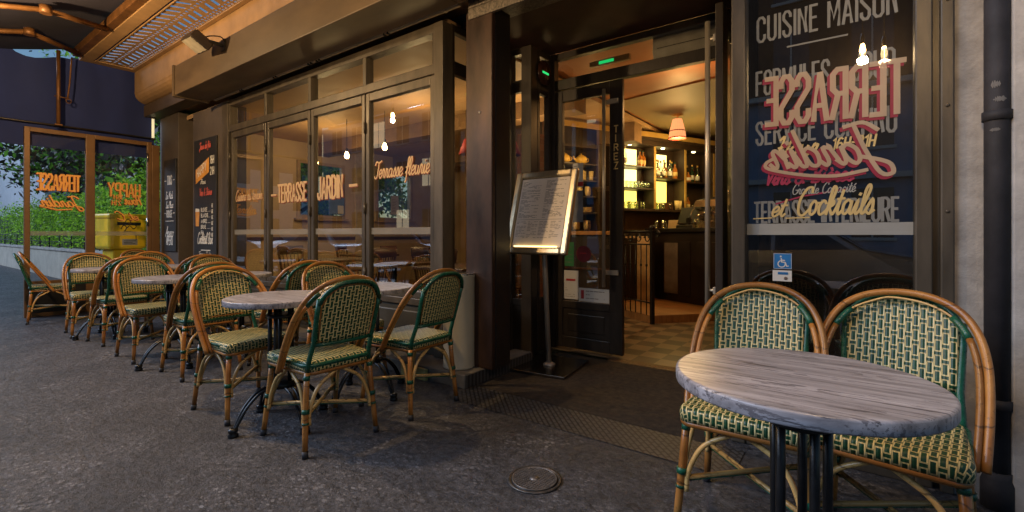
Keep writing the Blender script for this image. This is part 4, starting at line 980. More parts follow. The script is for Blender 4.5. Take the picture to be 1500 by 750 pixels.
for x,y,z,k in [(.02,-.12,2.232,2),(.10,-.18,2.232,0),(.42,-.2,2.232,1),(.52,-.16,2.232,1),(.74,-.14,2.072,0),(.80,-.2,2.072,0),(.87,-.15,2.072,0),(.95,-.22,2.072,0),(1.02,-.16,2.072,1),(1.08,-.24,2.072,0),(1.14,-.17,2.072,0),(1.2,-.24,2.072,1),(1.26,-.16,2.072,1),(1.45,-.2,2.032,3),(1.56,-.2,2.032,3),(1.68,-.18,2.032,2),(1.8,-.2,2.032,0)]:
    put_bottle(k,W2(x-.27,y*.75,z),gl[k],'bottles on the back bar shelves')
gls=None
def glass_at(loc,h=.12,r=.033,lab='drinking glass on the back bar shelving',m_=glass_bottle):
    global gls
    if gls is None:
        mb=MB(); mb.lathe([(r*.8,0),(r,h*.5),(r*1.02,h),(r*.94,h),(r*.92,h*.5),(r*.74,.008),(0,.006)],seg=12); gls=tag(mb.build('drinking_glass',m_),lab,'glass','glasses on the back bar shelves'); gls.location=loc; return gls
    c=gls.copy(); C.objects.link(c); c.location=loc; return c
for i in range(7): glass_at(W2(.38+.04*i-.27,(-.10-.12*(i%2))*.75,1.872)); 
for i in range(8): glass_at(W2(.0+.075*i-.27,(-.24+.1*(i%2))*.75,1.53)); 
for i in range(7): glass_at(W2(.72+.085*i-.27,(-.26+.08*(i%2))*.75,1.53))
for i in range(5): glass_at(W2(1.42+.11*i-.27,(-.24+.09*(i%2))*.75,1.53))
for i in range(6): glass_at(W2(-.30+.085*i,-.08,1.53),.15,.028)
for i in range(5): glass_at(W2(-.28+.09*i,-.10,1.872),.16,.03)
for i in range(6): glass_at(W2(.44+.1*i,-.07,1.53),.14,.03)
for x,y,z,k in [(.46,-.06,2.072,2),(.54,-.06,2.072,0),(.63,-.07,2.072,1),(.71,-.06,2.072,0),(.80,-.06,2.072,1),(.98,-.06,2.072,2),(1.16,-.07,2.032,2),(1.26,-.08,2.032,1),(1.36,-.07,2.032,0),(1.50,-.08,2.032,1),(1.62,-.07,2.032,2),(-.26,-.08,2.232,1),(-.16,-.07,2.232,0),(.28,-.07,2.232,3),(1.2,-.1,1.532,3),(1.34,-.1,1.532,1)]:
    put_bottle(k,W2(x,y,z),gl[k],'bottles on the back bar shelves')
# boxes and cups on lower shelf
t=tag(MB().box(-.10,.10,-.07,.07,0,.12,.01).build('wicker_basket',wood),'small brown basket among the glasses on the back bar','basket'); t.location=W2(.76,-.13,1.531); t.rotation_euler=(0,0,ang)
for x in (.95,1.02): 
    t=tag(MB().lathe([(.028,0),(.04,.16),(.036,.16),(.025,.01),(0,.01)],seg=14).build('cup_stack',cup_m),'stack of cream paper cups on the lit lower shelf','cup stack','paper cup stacks'); t.location=W2(x,-.2,1.531)
# cups and teapots in the rack
def teapot(loc,lab):
    t=thing('teapot',lab,'teapot',loc,ang,'teapots on the top shelf'); MB().lathe([(.05,0),(.085,.03),(.095,.07),(.08,.11),(.05,.13),(.0,.132)],seg=20).build('pot',ceramic,t)
    MB().lathe([(.05,.132),(.035,.145),(.012,.15),(.016,.165),(0,.172)],seg=14).build('lid',ceramic,t)
    MB().tube(cr([(-.08,0,.05),(-.13,0,.08),(-.15,0,.12)],4),[.018]*5+[.012]*4,8).build('spout',ceramic,t); MB().tube(cr([(.08,0,.10),(.13,0,.10),(.135,0,.06),(.09,0,.04)],4),.008,7).build('handle',ceramic,t); return t
teapot(W2(-1.38,-.15,2.183),'left yellow teapot on the top shelf behind the door glass'); teapot(W2(-1.06,-.15,2.183),'right yellow teapot on the top shelf behind the door glass')
cu=None
for z,n,nm in ((1.933,8,0),(1.693,9,1),(1.173,7,2)):
    for i in range(n):
        loc=W2(-1.52+.62*i/(n-1)+.0,-.12-.07*(i%2),z)
        if cu is None: cu=tag(MB().lathe([(.024,0),(.034,.03),(.037,.15),(.033,.15),(.028,.02),(0,.012)],seg=14).build('tall_cup',cup_m),'tall cream cup in the rack behind the door glass','cup','cups in the rack'); cu.location=loc
        else: c=cu.copy(); C.objects.link(c); c.location=loc
pl=None
for i in range(3):
    for j in range(5):
        loc=W2(-1.44+.24*i,-.15,1.444+.016*j)
        if pl is None: pl=tag(MB().lathe([(.05,0),(.10,.014),(.098,.016),(.05,.004),(0,.004)],seg=20).build('plate',cup_m),'stacked cream plate in the rack behind the door glass','plate','plates stacked in the rack'); pl.location=loc
        else: c=pl.copy(); C.objects.link(c); c.location=loc
# counter
Mc=Matrix.Translation((-2.78,4.66,0))@Matrix.Rotation(math.atan2(e2.y,e2.x),4,'Z')
ct=thing('bar_counter','dark panelled bar counter with a thick black top','bar counter',(-2.78,4.66,0),math.atan2(e2.y,e2.x))
mb=MB(); mb.box(.10,2.6,.03,.9,0,1.14,.004); mb.build('body',bar_m,ct); MB().box(.04,2.7,-.03,.98,1.142,1.20,.006).build('top',black_m,ct)
mb=MB()
for k in range(3): mb.box(.22+.8*k,.9+.8*k,.018,.032,.2,1.0,.006)
mb.build('front_panel',bar_m,ct); MB().box(.42,.68,.010,.017,.22,.98).build('price_notice',plain('faded_notice',(.16,.12,.09),.6),ct)
tx=MB(); lines(tx,.44,.66,.26,.95,16,.0085,.008); tx.build('price_print',ink,ct)
# orange low side counter seen through the closed door leaf
t=thing('side_counter','orange topped low counter seen through the closed door leaf','counter',(-3.45,3.1,0)); MB().box(-.0,.80,.02,.40,1.10,1.15,.004).build('top',plain('orange_counter',(.42,.20,.05),.4),t); 
mb=MB(); mb.box(.03,.77,.06,.38,0,1.098); mb.build('body',bar_m,t); 
mb=MB(); mb.box(.03,.77,.03,.058,.62,.645); mb.build('rail',wood,t)
# platform + railing
struct('bar_platform',MB().prism([(-3.0,3.55),(-2.06,2.98),(-1.2,3.95),(-1.2,8.5),(-3.0,8.5)],'z',.0,.10),wood_l)
t=thing('iron_railing','black wrought iron railing with scrolls guarding the bar platform','railing',(-2.03,2.94,0),math.atan2(.26,-.42))
mb=MB(); mb.box(-.022,.022,-.022,.022,.0,1.16,.004); mb.lathe([(.0,1.16),(.035,1.165),(.04,1.19),(.02,1.215),(0,1.22)],seg=14); mb.build('post',iron,t)
mb=MB(); mb.tube([(-.06,0,1.14),(.9,0,1.14)],.014,8); mb.tube([(0,0,.26),(.9,0,.26)],.009,8); mb.tube([(0,0,.98),(.9,0,.98)],.009,8); mb.build('rail',iron,t)
for k in range(1,8): mb=MB(); mb.tube([(.11*k,0,.10),(.11*k,0,.985)],.0075,7); mb.lathe([(.0075,.70),(.014,.71),(.014,.73),(.0075,.74)],(.11*k,0,0),10); mb.build('baluster',iron,t)
mb=MB()
for c in (.10,.27,.44,.61): mb.tube([(c+.06*math.cos(a)*(1-a/16),0,1.06+.06*math.sin(a)*(1-a/16)) for a in [i*.45 for i in range(22)]],.007,6)
mb.tube([(-.10+.05*math.cos(a)*(1-a/14),0,1.11+.05*math.sin(a)*(1-a/14)) for a in [i*.45 for i in range(20)]],.009,6); mb.build('scroll',iron,t)
# cream panel behind the railing
t=tag(MB().box(-3.1,-2.50,4.28,4.33,.10,1.08,.004).build('cream_screen',plain('cream_panel_paint',(.55,.36,.16),.6)),'cream side panel behind the iron railing','panel')
# counter-top objects: register, espresso machine, glasses
Mt=lambda x,y,z: tuple(Mc@Vector((x,y,z)))
t=thing('cash_register','black till screen tilted on the bar counter','till',Mt(.62,.3,1.20),math.atan2(e2.y,e2.x))
MB().box(-.16,.16,-.09,.12,.0,.05,.01).build('base',black_m,t); MB().box(-.21,.21,-.02,.01,.07,.35,.008,Matrix.Translation((0,-.02,0))@Matrix.Rotation(R(-24),4,'X')).build('screen',black_m,t); MB().box(-.03,.03,-.01,.03,.04,.16).build('stand',black_m,t)
t=thing('espresso_machine','polished chrome espresso machine on the bar counter','coffee machine',Mt(1.25,.35,1.20),math.atan2(e2.y,e2.x))
mb=MB(); mb.prism([(-.26,0),(.26,0),(.26,.42),(.06,.46),(-.20,.40),(-.26,.30),(-.14,.24),(-.14,.10),(-.26,.08)],'x',-.36,.36); mb.build('body',chrome,t)
mb=MB(); 
for x in (-.18,.18): mb.lathe([(.035,.18),(.04,.24)],(x,-.20,0),14); mb.tube([(x,-.22,.19),(x,-.40,.17)],.013,8)
mb.build('group_head',chrome,t); mb=MB()
for x in (-.33,.33): mb.tube(cr([(x,-.24,.30),(x*1.03,-.32,.2),(x*1.03,-.30,.06)],5),.007,7)
mb.build('steam_wand',chrome,t); mb=MB(); mb.lathe([(.075,.46),(.085,.50),(.06,.58),(0,.60)],(0,.05,0),16); mb.build('dome',chrome,t)
for x,y,h in ((.12,.15,.1),(.2,.25,.1),(.30,.12,.1),(.95,.1,.1)):
    glass_at(Mt(x,y,1.201))
t=tag(MB().box(-.09,.09,-.012,.012,0,.14,.003).build('card_sign',tan_b),'small tan card standing on the bar counter','sign'); t.location=Mt(.22,.42,1.201); t.rotation_euler=(R(-12),0,R(-10))
# pendant lamp with pleated shade
t=thing('ceiling_lamp','pink pleated lampshade glowing under the bar ceiling','lamp',(-2.19,4.46,2.55)); t.scale=(.88,.88,.88)
n=40; mb=MB(); pf=[(.14,0),(.125,.13),(.075,.33)]; vs=[]
for r,z in pf:
    for k in range(n): a=2*PI*k/n; rr=r*(1+(.03 if k%2 else -.03)); vs.append((rr*math.cos(a),rr*math.sin(a),z))
mb.add(vs,[(i*n+k,i*n+(k+1)%n,(i+1)*n+(k+1)%n,(i+1)*n+k) for i in range(2) for k in range(n)]); mb.build('lamp_shade',shade_m,t)
mb=MB(); mb.lathe([(.14,0),(.145,.004),(.145,.016),(.138,.018)],seg=40); mb.lathe([(.126,.12),(.131,.124),(.130,.134),(.122,.137)],seg=40); mb.build('trim_ribbon',shade_r,t)
mb=MB(); mb.lathe([(.10,.41),(.10,.40),(.03,.385),(.012,.37),(.012,.12)],seg=18); mb.build('fitting',shelf_edge,t); MB().lathe([(.0,.0),(.03,.02),(.035,.05),(.02,.09),(0,.1)],seg=14).build('bulb',bulb_m,t)

# ================================================================== DINING ROOM FURNITURE
def din_chair(loc,rz,lab):
    t=thing('wooden_chair',lab,'chair',loc,rz,'wooden chairs in the dining room'); MB().lathe([(.19,.43),(.205,.44),(.205,.455),(.19,.462)],seg=24).build('seat',wood,t)
    for sx,sy in ((.14,.14),(.14,-.14),(-.15,.15),(-.15,-.15)): MB().tube([(sx,sy,.435),(sx*1.2,sy*1.2,0)],[.017,.013],8).build('leg',wood,t)
    mb=MB()
    for s_ in (1,-1): mb.tube([(-.17,s_*.16,.45),(-.22,s_*.19,.80),(-.235,s_*.195,.88)],[.016,.014,.013],8)
    mb.build('back_post',wood,t); mb=MB(); 
    mb.add([(-.225-.03*(1-u*u)+d,u*.20,z) for d in (-.008,.008) for z in (.78,.90) for u in [-1+.25*i for i in range(9)]],[(i,i+1,i+10,i+9) for i in range(8)]+[(18+i,19+i,28+i,27+i) for i in range(8)]+[(9+i,10+i,28+i,27+i) for i in range(8)]+[(i,i+1,19+i,18+i) for i in range(8)],True); mb.build('back_rest',wood,t)
    mb=MB()
    for k in range(5): y=-.12+.06*k; mb.tube([(-.17,y*.9,.46),(-.235,y,.80)],.006,6)
    mb.build('spindle',wood,t); return t
dc=din_chair((-6.1,.75,.05),R(10),'wooden chair behind the first window leaf, in the dining room')
for x,y,r,lb in ((-4.75,.85,R(190),'wooden chair in the dining room behind the window leaf lettered for the garden'),(-4.3,1.5,R(80),'fan backed wooden chair deeper in the dining room'),(-3.75,.85,R(185),'wooden chair in the dining room just behind the fourth window leaf'),(-3.3,1.7,R(20),'wooden chair in the dining room near the corner column'),(-5.4,1.4,R(200),'wooden chair in the middle of the dining room'),(-2.99,1.0,R(-70),'wooden chair behind the return window beside the column'),(-7.0,2.2,R(30),'wooden chair by the far beige wall of the dining room')):
    dup(dc,(x,y,.05),r,lb)
def din_table(loc,lab):
    t=thing('dining_table',lab,'table',loc,0,'dining room tables'); MB().box(-.33,.33,-.33,.33,.71,.74,.006).build('tabletop',wood,t); mb=MB(); mb.cyl((0,0,.03),(0,0,.71),.03,12); mb.box(-.25,.25,-.04,.04,0,.03,.005); mb.box(-.04,.04,-.25,-.041,0,.03,.005); mb.box(-.04,.04,.041,.25,0,.03,.005); mb.build('pedestal',iron,t); return t
d0=din_table((-5.45,.85,.05),'square wooden table behind the second window leaf')
for x,y,lb in ((-4.25,.8,'square wooden table behind the third window leaf'),(-3.2,.75,'square wooden table behind the fourth window leaf'),(-6.3,2.0,'square wooden table deep in the dining room')): dup(d0,(x,y,.05),0,lb)
def pendant(loc,lab,shade=None):
    t=thing('pendant_bulb',lab,'lamp',loc,0,'bare pendant bulbs of the dining room'); MB().lathe([(0,-.05),(.028,-.035),(.034,0),(.02,.04),(.012,.06)],seg=14).build('bulb',bulb_m,t); MB().lathe([(.018,.055),(.02,.10),(.004,.115)],seg=12).build('socket',black_m,t); MB().cyl((0,0,.11),(0,0,2.84-loc[2]),.004,6).build('cord',black_m,t); return t
p0=pendant((-7.0,1.5,2.26),'leftmost of the bare lit bulbs in the folding windows')
for x,y,z,lb in ((-6.18,1.5,2.29,'bare lit bulb right above the garden lettering'),(-5.3,1.5,2.32,'bare lit bulb in the last window leaf above the script lettering')):
    c=dup(p0,(x,y,z),0,lb)
    for ch in c.children:
        if ch.name.startswith('cord'): ch.scale=(1,1,(2.84-z-.11)/(2.84-2.26-.11))
t=thing('red_pendant','red lampshade hanging in the dining room near the corner','lamp',(-4.1,1.9,2.15)); MB().lathe([(.13,0),(.06,.20),(.055,.20),(.125,0)],seg=24).build('lamp_shade',shade_r,t); MB().cyl((0,0,.2),(0,0,.69),.004,6).build('cord',black_m,t)
t2=dup(t,(-3.0,1.3,1.95),0,'red lampshade glimpsed through the return window beside the column')
# poster stand + sheet in the dining room
t=thing('poster','blue and white poster hanging in the garden window opening','poster',(-8.30,2.72,1.5)); MB().box(0,.01,-.17,.17,0,.62).build('sheet',plain('blue_poster',(.12,.20,.42),.6),t)
mb=MB(); mb.box(.011,.013,.02,.15,.02,.18); mb.box(.011,.013,-.14,.1,.5,.58); mb.build('picture',white_s,t)
t=thing('pinned_sheet','white notice pinned beside the dark garden window','notice',(-8.34,4.2,1.55)); MB().box(0,.006,-.11,.11,0,.42).build('sheet',white_s,t); tx=MB(); 
for k in range(10): tx.box(.0065,.0075,-.08,random.uniform(.0,.08),.06+.034*k,.068+.034*k)
tx.build('print',ink,t)

# ================================================================== AWNING, CANOPY, SCREEN
aw=thing('awning','navy canvas awning with rusty folding arms and a hanging side curtain','awning',(-6,-.95,3.6))
def ap(name,mb,mat):
    o=mb.build(name,mat,aw); o.location=(6,.95,-3.6); return o
# canvas top
mb=MB(); nx,ny=24,8; vs=[]
for j in range(ny+1):
    for i in range(nx+1):
        x=-9.0+7.45*i/nx; t_=j/ny; y=-1.02-1.75*t_; z=3.74-.42*t_-.05*math.sin(PI*t_)-.012*math.sin(i*1.9); vs.append((x,y,z))
mb.add(vs,[(j*(nx+1)+i,j*(nx+1)+i+1,(j+1)*(nx+1)+i+1,(j+1)*(nx+1)+i) for j in range(ny) for i in range(nx)],True)
ap('canvas',mb,navy_top)
# side curtain behind the screen
mb=MB(); nx,nz=30,6; vs=[]
for k in range(nz+1):
    for i in range(nx+1):
        y=-2.75+2.68*i/nx; top=3.60 if y<-1.15 else 3.62; 
        if -1.62<y<-1.0: top=3.545-.05*math.sin((y+1.62)*9)
        z=2.30+(top-2.30)*k/nz; vs.append((-8.985+.014*math.sin(i*1.3)*(.3+k/nz),y,z))
mb.add(vs,[(k*(nx+1)+i,k*(nx+1)+i+1,(k+1)*(nx+1)+i+1,(k+1)*(nx+1)+i) for k in range(nz) for i in range(nx)],True); ap('side_curtain',mb,navy)
mb=MB(); mb.tube([(-8.95,-2.7,2.615),(-8.95,-.1,2.615)],.014,8); ap('curtain_rail',mb,dark_frame)
mb=MB(); mb.box(-8.85,-1.6,-1.06,-.97,3.60,3.70,.008); ap('roller_bar',mb,rust)
mb=MB(); mb.tube([(-8.8,-2.80,3.30),(-1.6,-2.80,3.30)],.03,10); ap('front_bar',mb,rust)
for a,b,c in (((-8.6,-1.05,3.58),(-7.9,-1.62,3.50),(-8.55,-2.78,3.32)),((-7.3,-1.05,3.58),(-6.75,-1.66,3.42),(-7.3,-2.78,3.3)),((-3.0,-1.05,3.58),(-3.6,-1.66,3.44),(-3.0,-2.78,3.3))):
    mb=MB(); mb.tube([a,b],[.034,.028],10); mb.tube([b,c],[.028,.024],10); mb.lathe([(.05,-.04),(.05,.04)],b,14); ap('folding_arm',mb,rust)
mb=MB(); mb.tube([(-8.80,-1.21,2.60),(-8.80,-1.21,3.62)],.022,10); mb.box(-8.83,-8.77,-1.25,-1.17,2.592,2.612,.003); ap('support_pole',mb,rust)
mb=MB(); mb.tube(cr([(-8.78,-1.08,3.55),(-8.78,-1.10,3.2),(-8.78,-1.12,2.98)],3),.010,8); mb.tube([(-8.80,-1.25,2.99),(-8.78,-1.10,2.98)],.009,8); mb.tube([(-8.78,-1.11+.028*math.cos(a),2.945+.028*math.sin(a)) for a in [i*.6 for i in range(11)]],.007,6); ap('crank_rod',mb,rust)
lm=None
for x,y,z,lb in ((-3.0,-1.9,2.72,'terrace lamp hung under the canvas near the middle of the terrace'),(-6.2,-2.3,3.02,'terrace lamp hung under the far end of the canvas'),(.03,-1.7,2.47,'left of the twin terrace lamps before the entrance'),(.16,-1.7,2.42,'right of the twin terrace lamps before the entrance')):
    t=thing('terrace_lamp',lb,'lamp',(x,y,z),0,'terrace lamps under the awning'); kq=.62 if x>-1 else 1; t.scale=(kq,kq,1); MB().lathe([(.022,.10),(.026,.15),(.012,.18)],seg=16).build('socket',black_m,t); MB().lathe([(0,.0),(.03,.02),(.034,.05),(.02,.10)],seg=14).build('bulb',bulb_m,t); MB().cyl((0,0,.18),(0,0,3.6-z),.006,8).build('cord',black_m,t)
# perforated canopy
cn=thing('perforated_canopy','ochre canopy soffit pierced by slanted slits showing pale sky','canopy',(-6,-.6,3.6))
mb=MB(); zc=3.60
def rect_hole(x0,x1,y0,y1,hole):
    o=[(x0,y0),(x1,y0),(x1,y1),(x0,y1)]; n=4; vs=[(p[0],p[1],zc) for p in o]+[(p[0],p[1],zc) for p in hole]+[(p[0],p[1],zc+.004) for p in hole]
    mb.add(vs,[(i,(i+1)%4,4+(i+1)%4,4+i) for i in range(4)]+[(4+i,4+(i+1)%4,8+(i+1)%4,8+i) for i in range(4)])
rc=random.Random(3)
x=-8.80
while x<2.5:
    d=.15; y0=-.80
    j=lambda s=.008: rc.uniform(-s,s)
    # outer row of slits, small triangles, second row of slits, small slots
    rect_hole(x,x+d,-.80,-.655,[(x+.018,-.785+j(.005)),(x+.074,-.788),(x+.136+j(.006),-.668),(x+.092,-.672)])
    rect_hole(x,x+d/2,-.655,-.60,[(x+.012,-.645),(x+.055+j(),-.648),(x+.05,-.62),(x+.03,-.61)]); rect_hole(x+d/2,x+d,-.655,-.60,[(x+.09,-.648),(x+.13,-.64),(x+.125+j(),-.61),(x+.105,-.622)])
    rect_hole(x,x+d,-.60,-.47,[(x+.086+j(),-.588),(x+.136,-.592),(x+.072,-.480+j(.005)),(x+.016,-.484)])
    rect_hole(x,x+d/2,-.47,-.43,[(x+.015,-.462),(x+.06,-.46),(x+.05,-.44),(x+.02,-.438)]); rect_hole(x+d/2,x+d,-.47,-.43,[(x+.09,-.46),(x+.125,-.462),(x+.13,-.44),(x+.1,-.436)])
    rect_hole(x,x+d/2,-.43,-.39,[(x+.014,-.422),(x+.05,-.422),(x+.05,-.40),(x+.014,-.40)]); rect_hole(x+d/2,x+d,-.43,-.39,[(x+.09,-.422),(x+.14,-.422),(x+.14,-.40),(x+.09,-.40)])
    x+=d
def slab(x0,x1,y0,y1,z0=zc-.012,z1=zc+.03): mb.box(x0,x1,y0,y1,z0,z1,.003)
slab(-8.95,2.6,-.97,-.838); slab(-8.95,-8.801,-.838,-.335); slab(-8.80,2.6,-.389,-.335); slab(-8.80,2.6,-.815,-.801)
o=mb.build('soffit',ochre,cn); o.location=(6,.6,-3.6)
o=MB().box(-8.80,2.6,-.836,-.817,zc,zc+.03).build('dark_groove',navy,cn); o.location=(6,.6,-3.6)
# glass screen
sc_=thing('glass_screen','brown framed glass wind screen closing the terrace, with mirrored orange lettering','glass screen',(-8.9,-.85,0))
def sp(name,mb,mat,par=None):
    o=mb.build(name,mat,par or sc_)
    if par is None: o.location=(8.9,.85,0)
    return o
ys=[-1.52,-.86,-.14]
mb=MB()
for y in (ys[0]+.02,ys[2]-.02): mb.box(-8.93,-8.87,y-.028,y+.028,0,2.54,.005)
mb.box(-8.93,-8.87,ys[1]-.05,ys[1]+.05,0,2.54,.005); mb.box(-8.93,-8.87,ys[2]+.01,-.03,0,2.50,.004)
for a,b in ((ys[0]+.048,ys[1]-.05),(ys[1]+.05,ys[2]-.048)):
    mb.box(-8.927,-8.873,a,b,2.48,2.54,.004); mb.box(-8.927,-8.873,a,b,.42,.48,.004); mb.box(-8.927,-8.873,a,b,0,.05,.004)
sp('frame',mb,plain('rust_brown_frame',(.17,.085,.03),.42,.2,.2,5))
mb=MB()
for a,b in ((ys[0]+.048,ys[1]-.05),(ys[1]+.05,ys[2]-.048)): mb.box(-8.912,-8.888,a,b,.05,.42)
sp('kick_panel',mb,black_m)
for i,(a,b) in enumerate(((ys[0]+.048,ys[1]-.05),(ys[1]+.05,ys[2]-.048))):
    gp=sp('glass_pane',MB().quad((-8.9,a,.48),(-8.9,b,.48),(-8.9,b,2.48),(-8.9,a,2.48)),glass_clear)
    MB().quad((-8.896,a+.002,1.09),(-8.896,b-.002,1.09),(-8.896,b-.002,1.15),(-8.896,a+.002,1.15)).build('frosted_band',film_band,gp)
    for nm,mat_,d,xx in (('lettering_shadow',orange_d,.008,-8.8935),('lettering',orange_l,0,-8.8905)):
        q=MB(); U=-Y_   # mirrored as seen from the terrace
        if i==0:
            letter(q,'TERRASSE','cap',(xx,b-.06-d,1.715-d),U,Z,X,.215,.024,width=.45,track=.15,slope=.0); letter(q,'Jardin','scr',(xx,b-.02-d,1.49-d),U,Z,X,.15,.017,width=.43,shear=.3); ribbons(q,[[(.10,-.03),(.25,-.045),(.42,.0)]],.016,Vector((xx,b-.04-d,1.49-d)),U,Z,X)
        else:
            letter(q,'HAPPY','cap',(xx,b-.09-d,1.675-d),U,Z,X,.195,.024,width=.40,track=.15); letter(q,'Hour','scr',(xx,b-.06-d,1.56-d),U,Z,X,.14,.017,width=.21,shear=.3); letter(q,'16H','cap',(xx,b-.30-d,1.63-d),U,Z,X,.065,.011,width=.12); letter(q,'21H','cap',(xx,b-.32-d,1.545-d),U,Z,X,.065,.011,width=.12); letter(q,'et C','scr',(xx,b-.09-d,1.32-d),U,Z,X,.13,.013,width=.26,shear=.3)
        q.build(nm,mat_,gp)
mb=MB()
for z in (.7,1.3,2.3): mb.cyl((-8.865,ys[2]-.05,z-.06),(-8.865,ys[2]-.05,z+.06),.014,10)
sp('hinge',mb,steel)

# ================================================================== BEYOND THE SCREEN
gw=thing('garden_wall','low pale rendered garden wall with a thin rail on top','wall',(-20,.1,0))
o=MB().box(-40,-9.25,.06,.30,0,.70,.01).build('wall',wallg,gw); o.location=(20,-.1,0)
o=MB().box(-40,-9.25,.03,.33,.701,.76,.01).build('coping',plaster2,gw); o.location=(20,-.1,0)
mb=MB(); mb.tube([(-40,.18,1.12),(-9.3,.18,1.12)],.012,6); mb.tube([(-40,.18,.92),(-9.3,.18,.92)],.010,6)
for k in range(26): mb.tube([(-39.5+1.2*k,.18,.76),(-39.5+1.2*k,.18,1.13)],.014,6)
o=mb.build('fence_rail',pipe_m,gw); o.location=(20,-.1,0)
rl=random.Random(21)
def leaves(mb,n,samp,s0,s1,q=rl):
    for _ in range(n):
        p=samp(); s=q.uniform(s0,s1); a=Vector((q.gauss(0,1),q.gauss(0,1),q.gauss(0,1))).normalized(); b=a.orthogonal().normalized(); c=a.cross(b)
        th=q.uniform(0,6.28); u=b*math.cos(th)+c*math.sin(th); v=a.cross(u)
        mb.add([p-u*s,p+v*s*.5,p+u*s,p-v*s*.5],[(0,1,2,3)]); mb.mi[-1]=q.choice((0,0,1)) if mb.cur==0 else mb.cur
hd=thing('hedge','bright green clipped hedge growing above the low garden wall','hedge',(-18,.8,.5))
def hs():
    x=-9.4-abs(rl.betavariate(1,2.2))*22; top=2.0+.16*math.sin(x*1.7)+.12*math.sin(x*4.1)+ (.38 if x>-12.5 else 0)
    r=rl.random(); y=.30+.1*rl.gauss(0,1) if r<.62 else rl.uniform(.3,1.4); z=.75+(top-.75)*rl.random()**.7
    if r>.8: z=top+rl.gauss(0,.09)
    return Vector((x,y,z))
mb=MB(); leaves(mb,22000,hs,.022,.048); o=mb.build('foliage',[leaf_a,leaf_b],hd); o.location=(18,-.8,-.5)
mb=MB()
for k in range(60): x=-9.5-k*.37; mb.tube([(x,.75,.5),(x+rl.uniform(-.2,.2),.75+rl.uniform(-.2,.2),1.7)],[.02,.008],5)
o=mb.build('stem',bark,hd); o.location=(18,-.8,-.5)
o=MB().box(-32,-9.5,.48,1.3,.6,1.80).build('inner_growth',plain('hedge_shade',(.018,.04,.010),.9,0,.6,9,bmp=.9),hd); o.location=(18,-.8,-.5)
def tree(name,lab,x,y,h,rad,nl,mats,seed,trunk_r=.16,zc_=None):
    q=random.Random(seed); t=thing(name,lab,'tree',(x,y,0),0,'trees in the garden beyond the screen'); mb=MB(); tips=[]
    mb.tube(cr([(0,0,0),(.1,.05,h*.18),(-.05,.1,h*.36),(.05,0,h*.5)],4),[trunk_r*(1-.04*i) for i in range(13)],9)
    for k in range(9):
        a=q.uniform(0,6.28); z0=h*q.uniform(.28,.5); l=rad*q.uniform(.6,1.0); e=Vector((math.cos(a)*l,math.sin(a)*l,z0+h*q.uniform(.05,.4))); m_=Vector((math.cos(a)*l*.5,math.sin(a)*l*.5,z0+.5*(e.z-z0)+.2)); mb.tube(cr([(0,0,z0),m_,e],4),[trunk_r*.5*(1-.1*i) for i in range(9)],6); tips+= [m_,e,(m_+e)/2]
    mb.build('trunk',bark,t); mb=MB()
    cl=[(p,q.uniform(.35,.75)*rad*.5) for p in tips]+[(Vector((q.gauss(0,.45)*rad,q.gauss(0,.45)*rad,h*q.uniform(.5,1.0))),rad*.3) for _ in range(10)]
    def s():
        p,r=q.choice(cl); return p+Vector((q.gauss(0,.5)*r,q.gauss(0,.5)*r,q.gauss(0,.35)*r))
    leaves(mb,nl,s,.05,.11,q); mb.build('crown',mats,t); return t
tree('copper_tree','copper leaved tree behind the hedge, left glass panel',-16.5,1.6,5.2,2.6,4200,[leaf_r,leaf_b],1)
tree('copper_tree','slim dark trunked tree at the left edge beyond the curtain',-19.5,-.0+1.0,6,2.6,3800,[leaf_r,leaf_b],2,.14)
tree('garden_tree','dark leafed tree seen in the right glass panel above the hedge',-12.2,2.4,4.6,2.0,4200,[leaf_r,leaf_b],3,.13)
tree('garden_tree','tall green tree far behind the hedge, filling the gap between the other trees',-22,4.5,8,3.6,4200,[leaf_b,leaf_a],4,.2)
tree('garden_tree','second green shrubby tree outside the dining room windows, farther back',-10.9,5.0,4.2,1.6,4500,[leaf_b,leaf_a],8,.1)
tree('garden_tree','green shrubby tree just outside the dining room windows',-10.4,3.0,3.8,1.5,4500,[leaf_a,leaf_b],6,.1)
# pale house behind
hb=thing('pale_house','pale blue grey apartment house far behind the garden trees','building',(-34,6,0))
o=MB().box(-44,-30,-8+10,16,-.1,9,.0).build('wall',farb,hb); o.location=(34,-6,0)
mb=MB()
for k in range(3):
    for j in range(4): mb.box(-30.0,-29.95,3+3*j,4.4+3*j,1.2+2.8*k,2.9+2.8*k)
o=mb.build('window',dkpane,hb); o.location=(34,-6,0)
mb=MB()
for k in range(3):
    for j in range(4): mb.box(-29.95,-29.85,2.9+3*j,4.5+3*j,1.08+2.8*k,1.18+2.8*k)
o=mb.build('sill',white_s,hb); o.location=(34,-6,0)
hb2=thing('street_house','plain pale house closing the street far to the left','building',(-60,-8,0))
o=MB().box(-70,-55,-30,1,-.1,12).build('wall',farb,hb2); o.location=(60,8,0)
mb=MB()
for k in range(4):
    for j in range(9): mb.box(-55.0,-54.94,-29+3.3*j,-27.4+3.3*j,1.2+2.8*k,3.0+2.8*k)
o=mb.build('window',dkpane,hb2); o.location=(60,8,0)
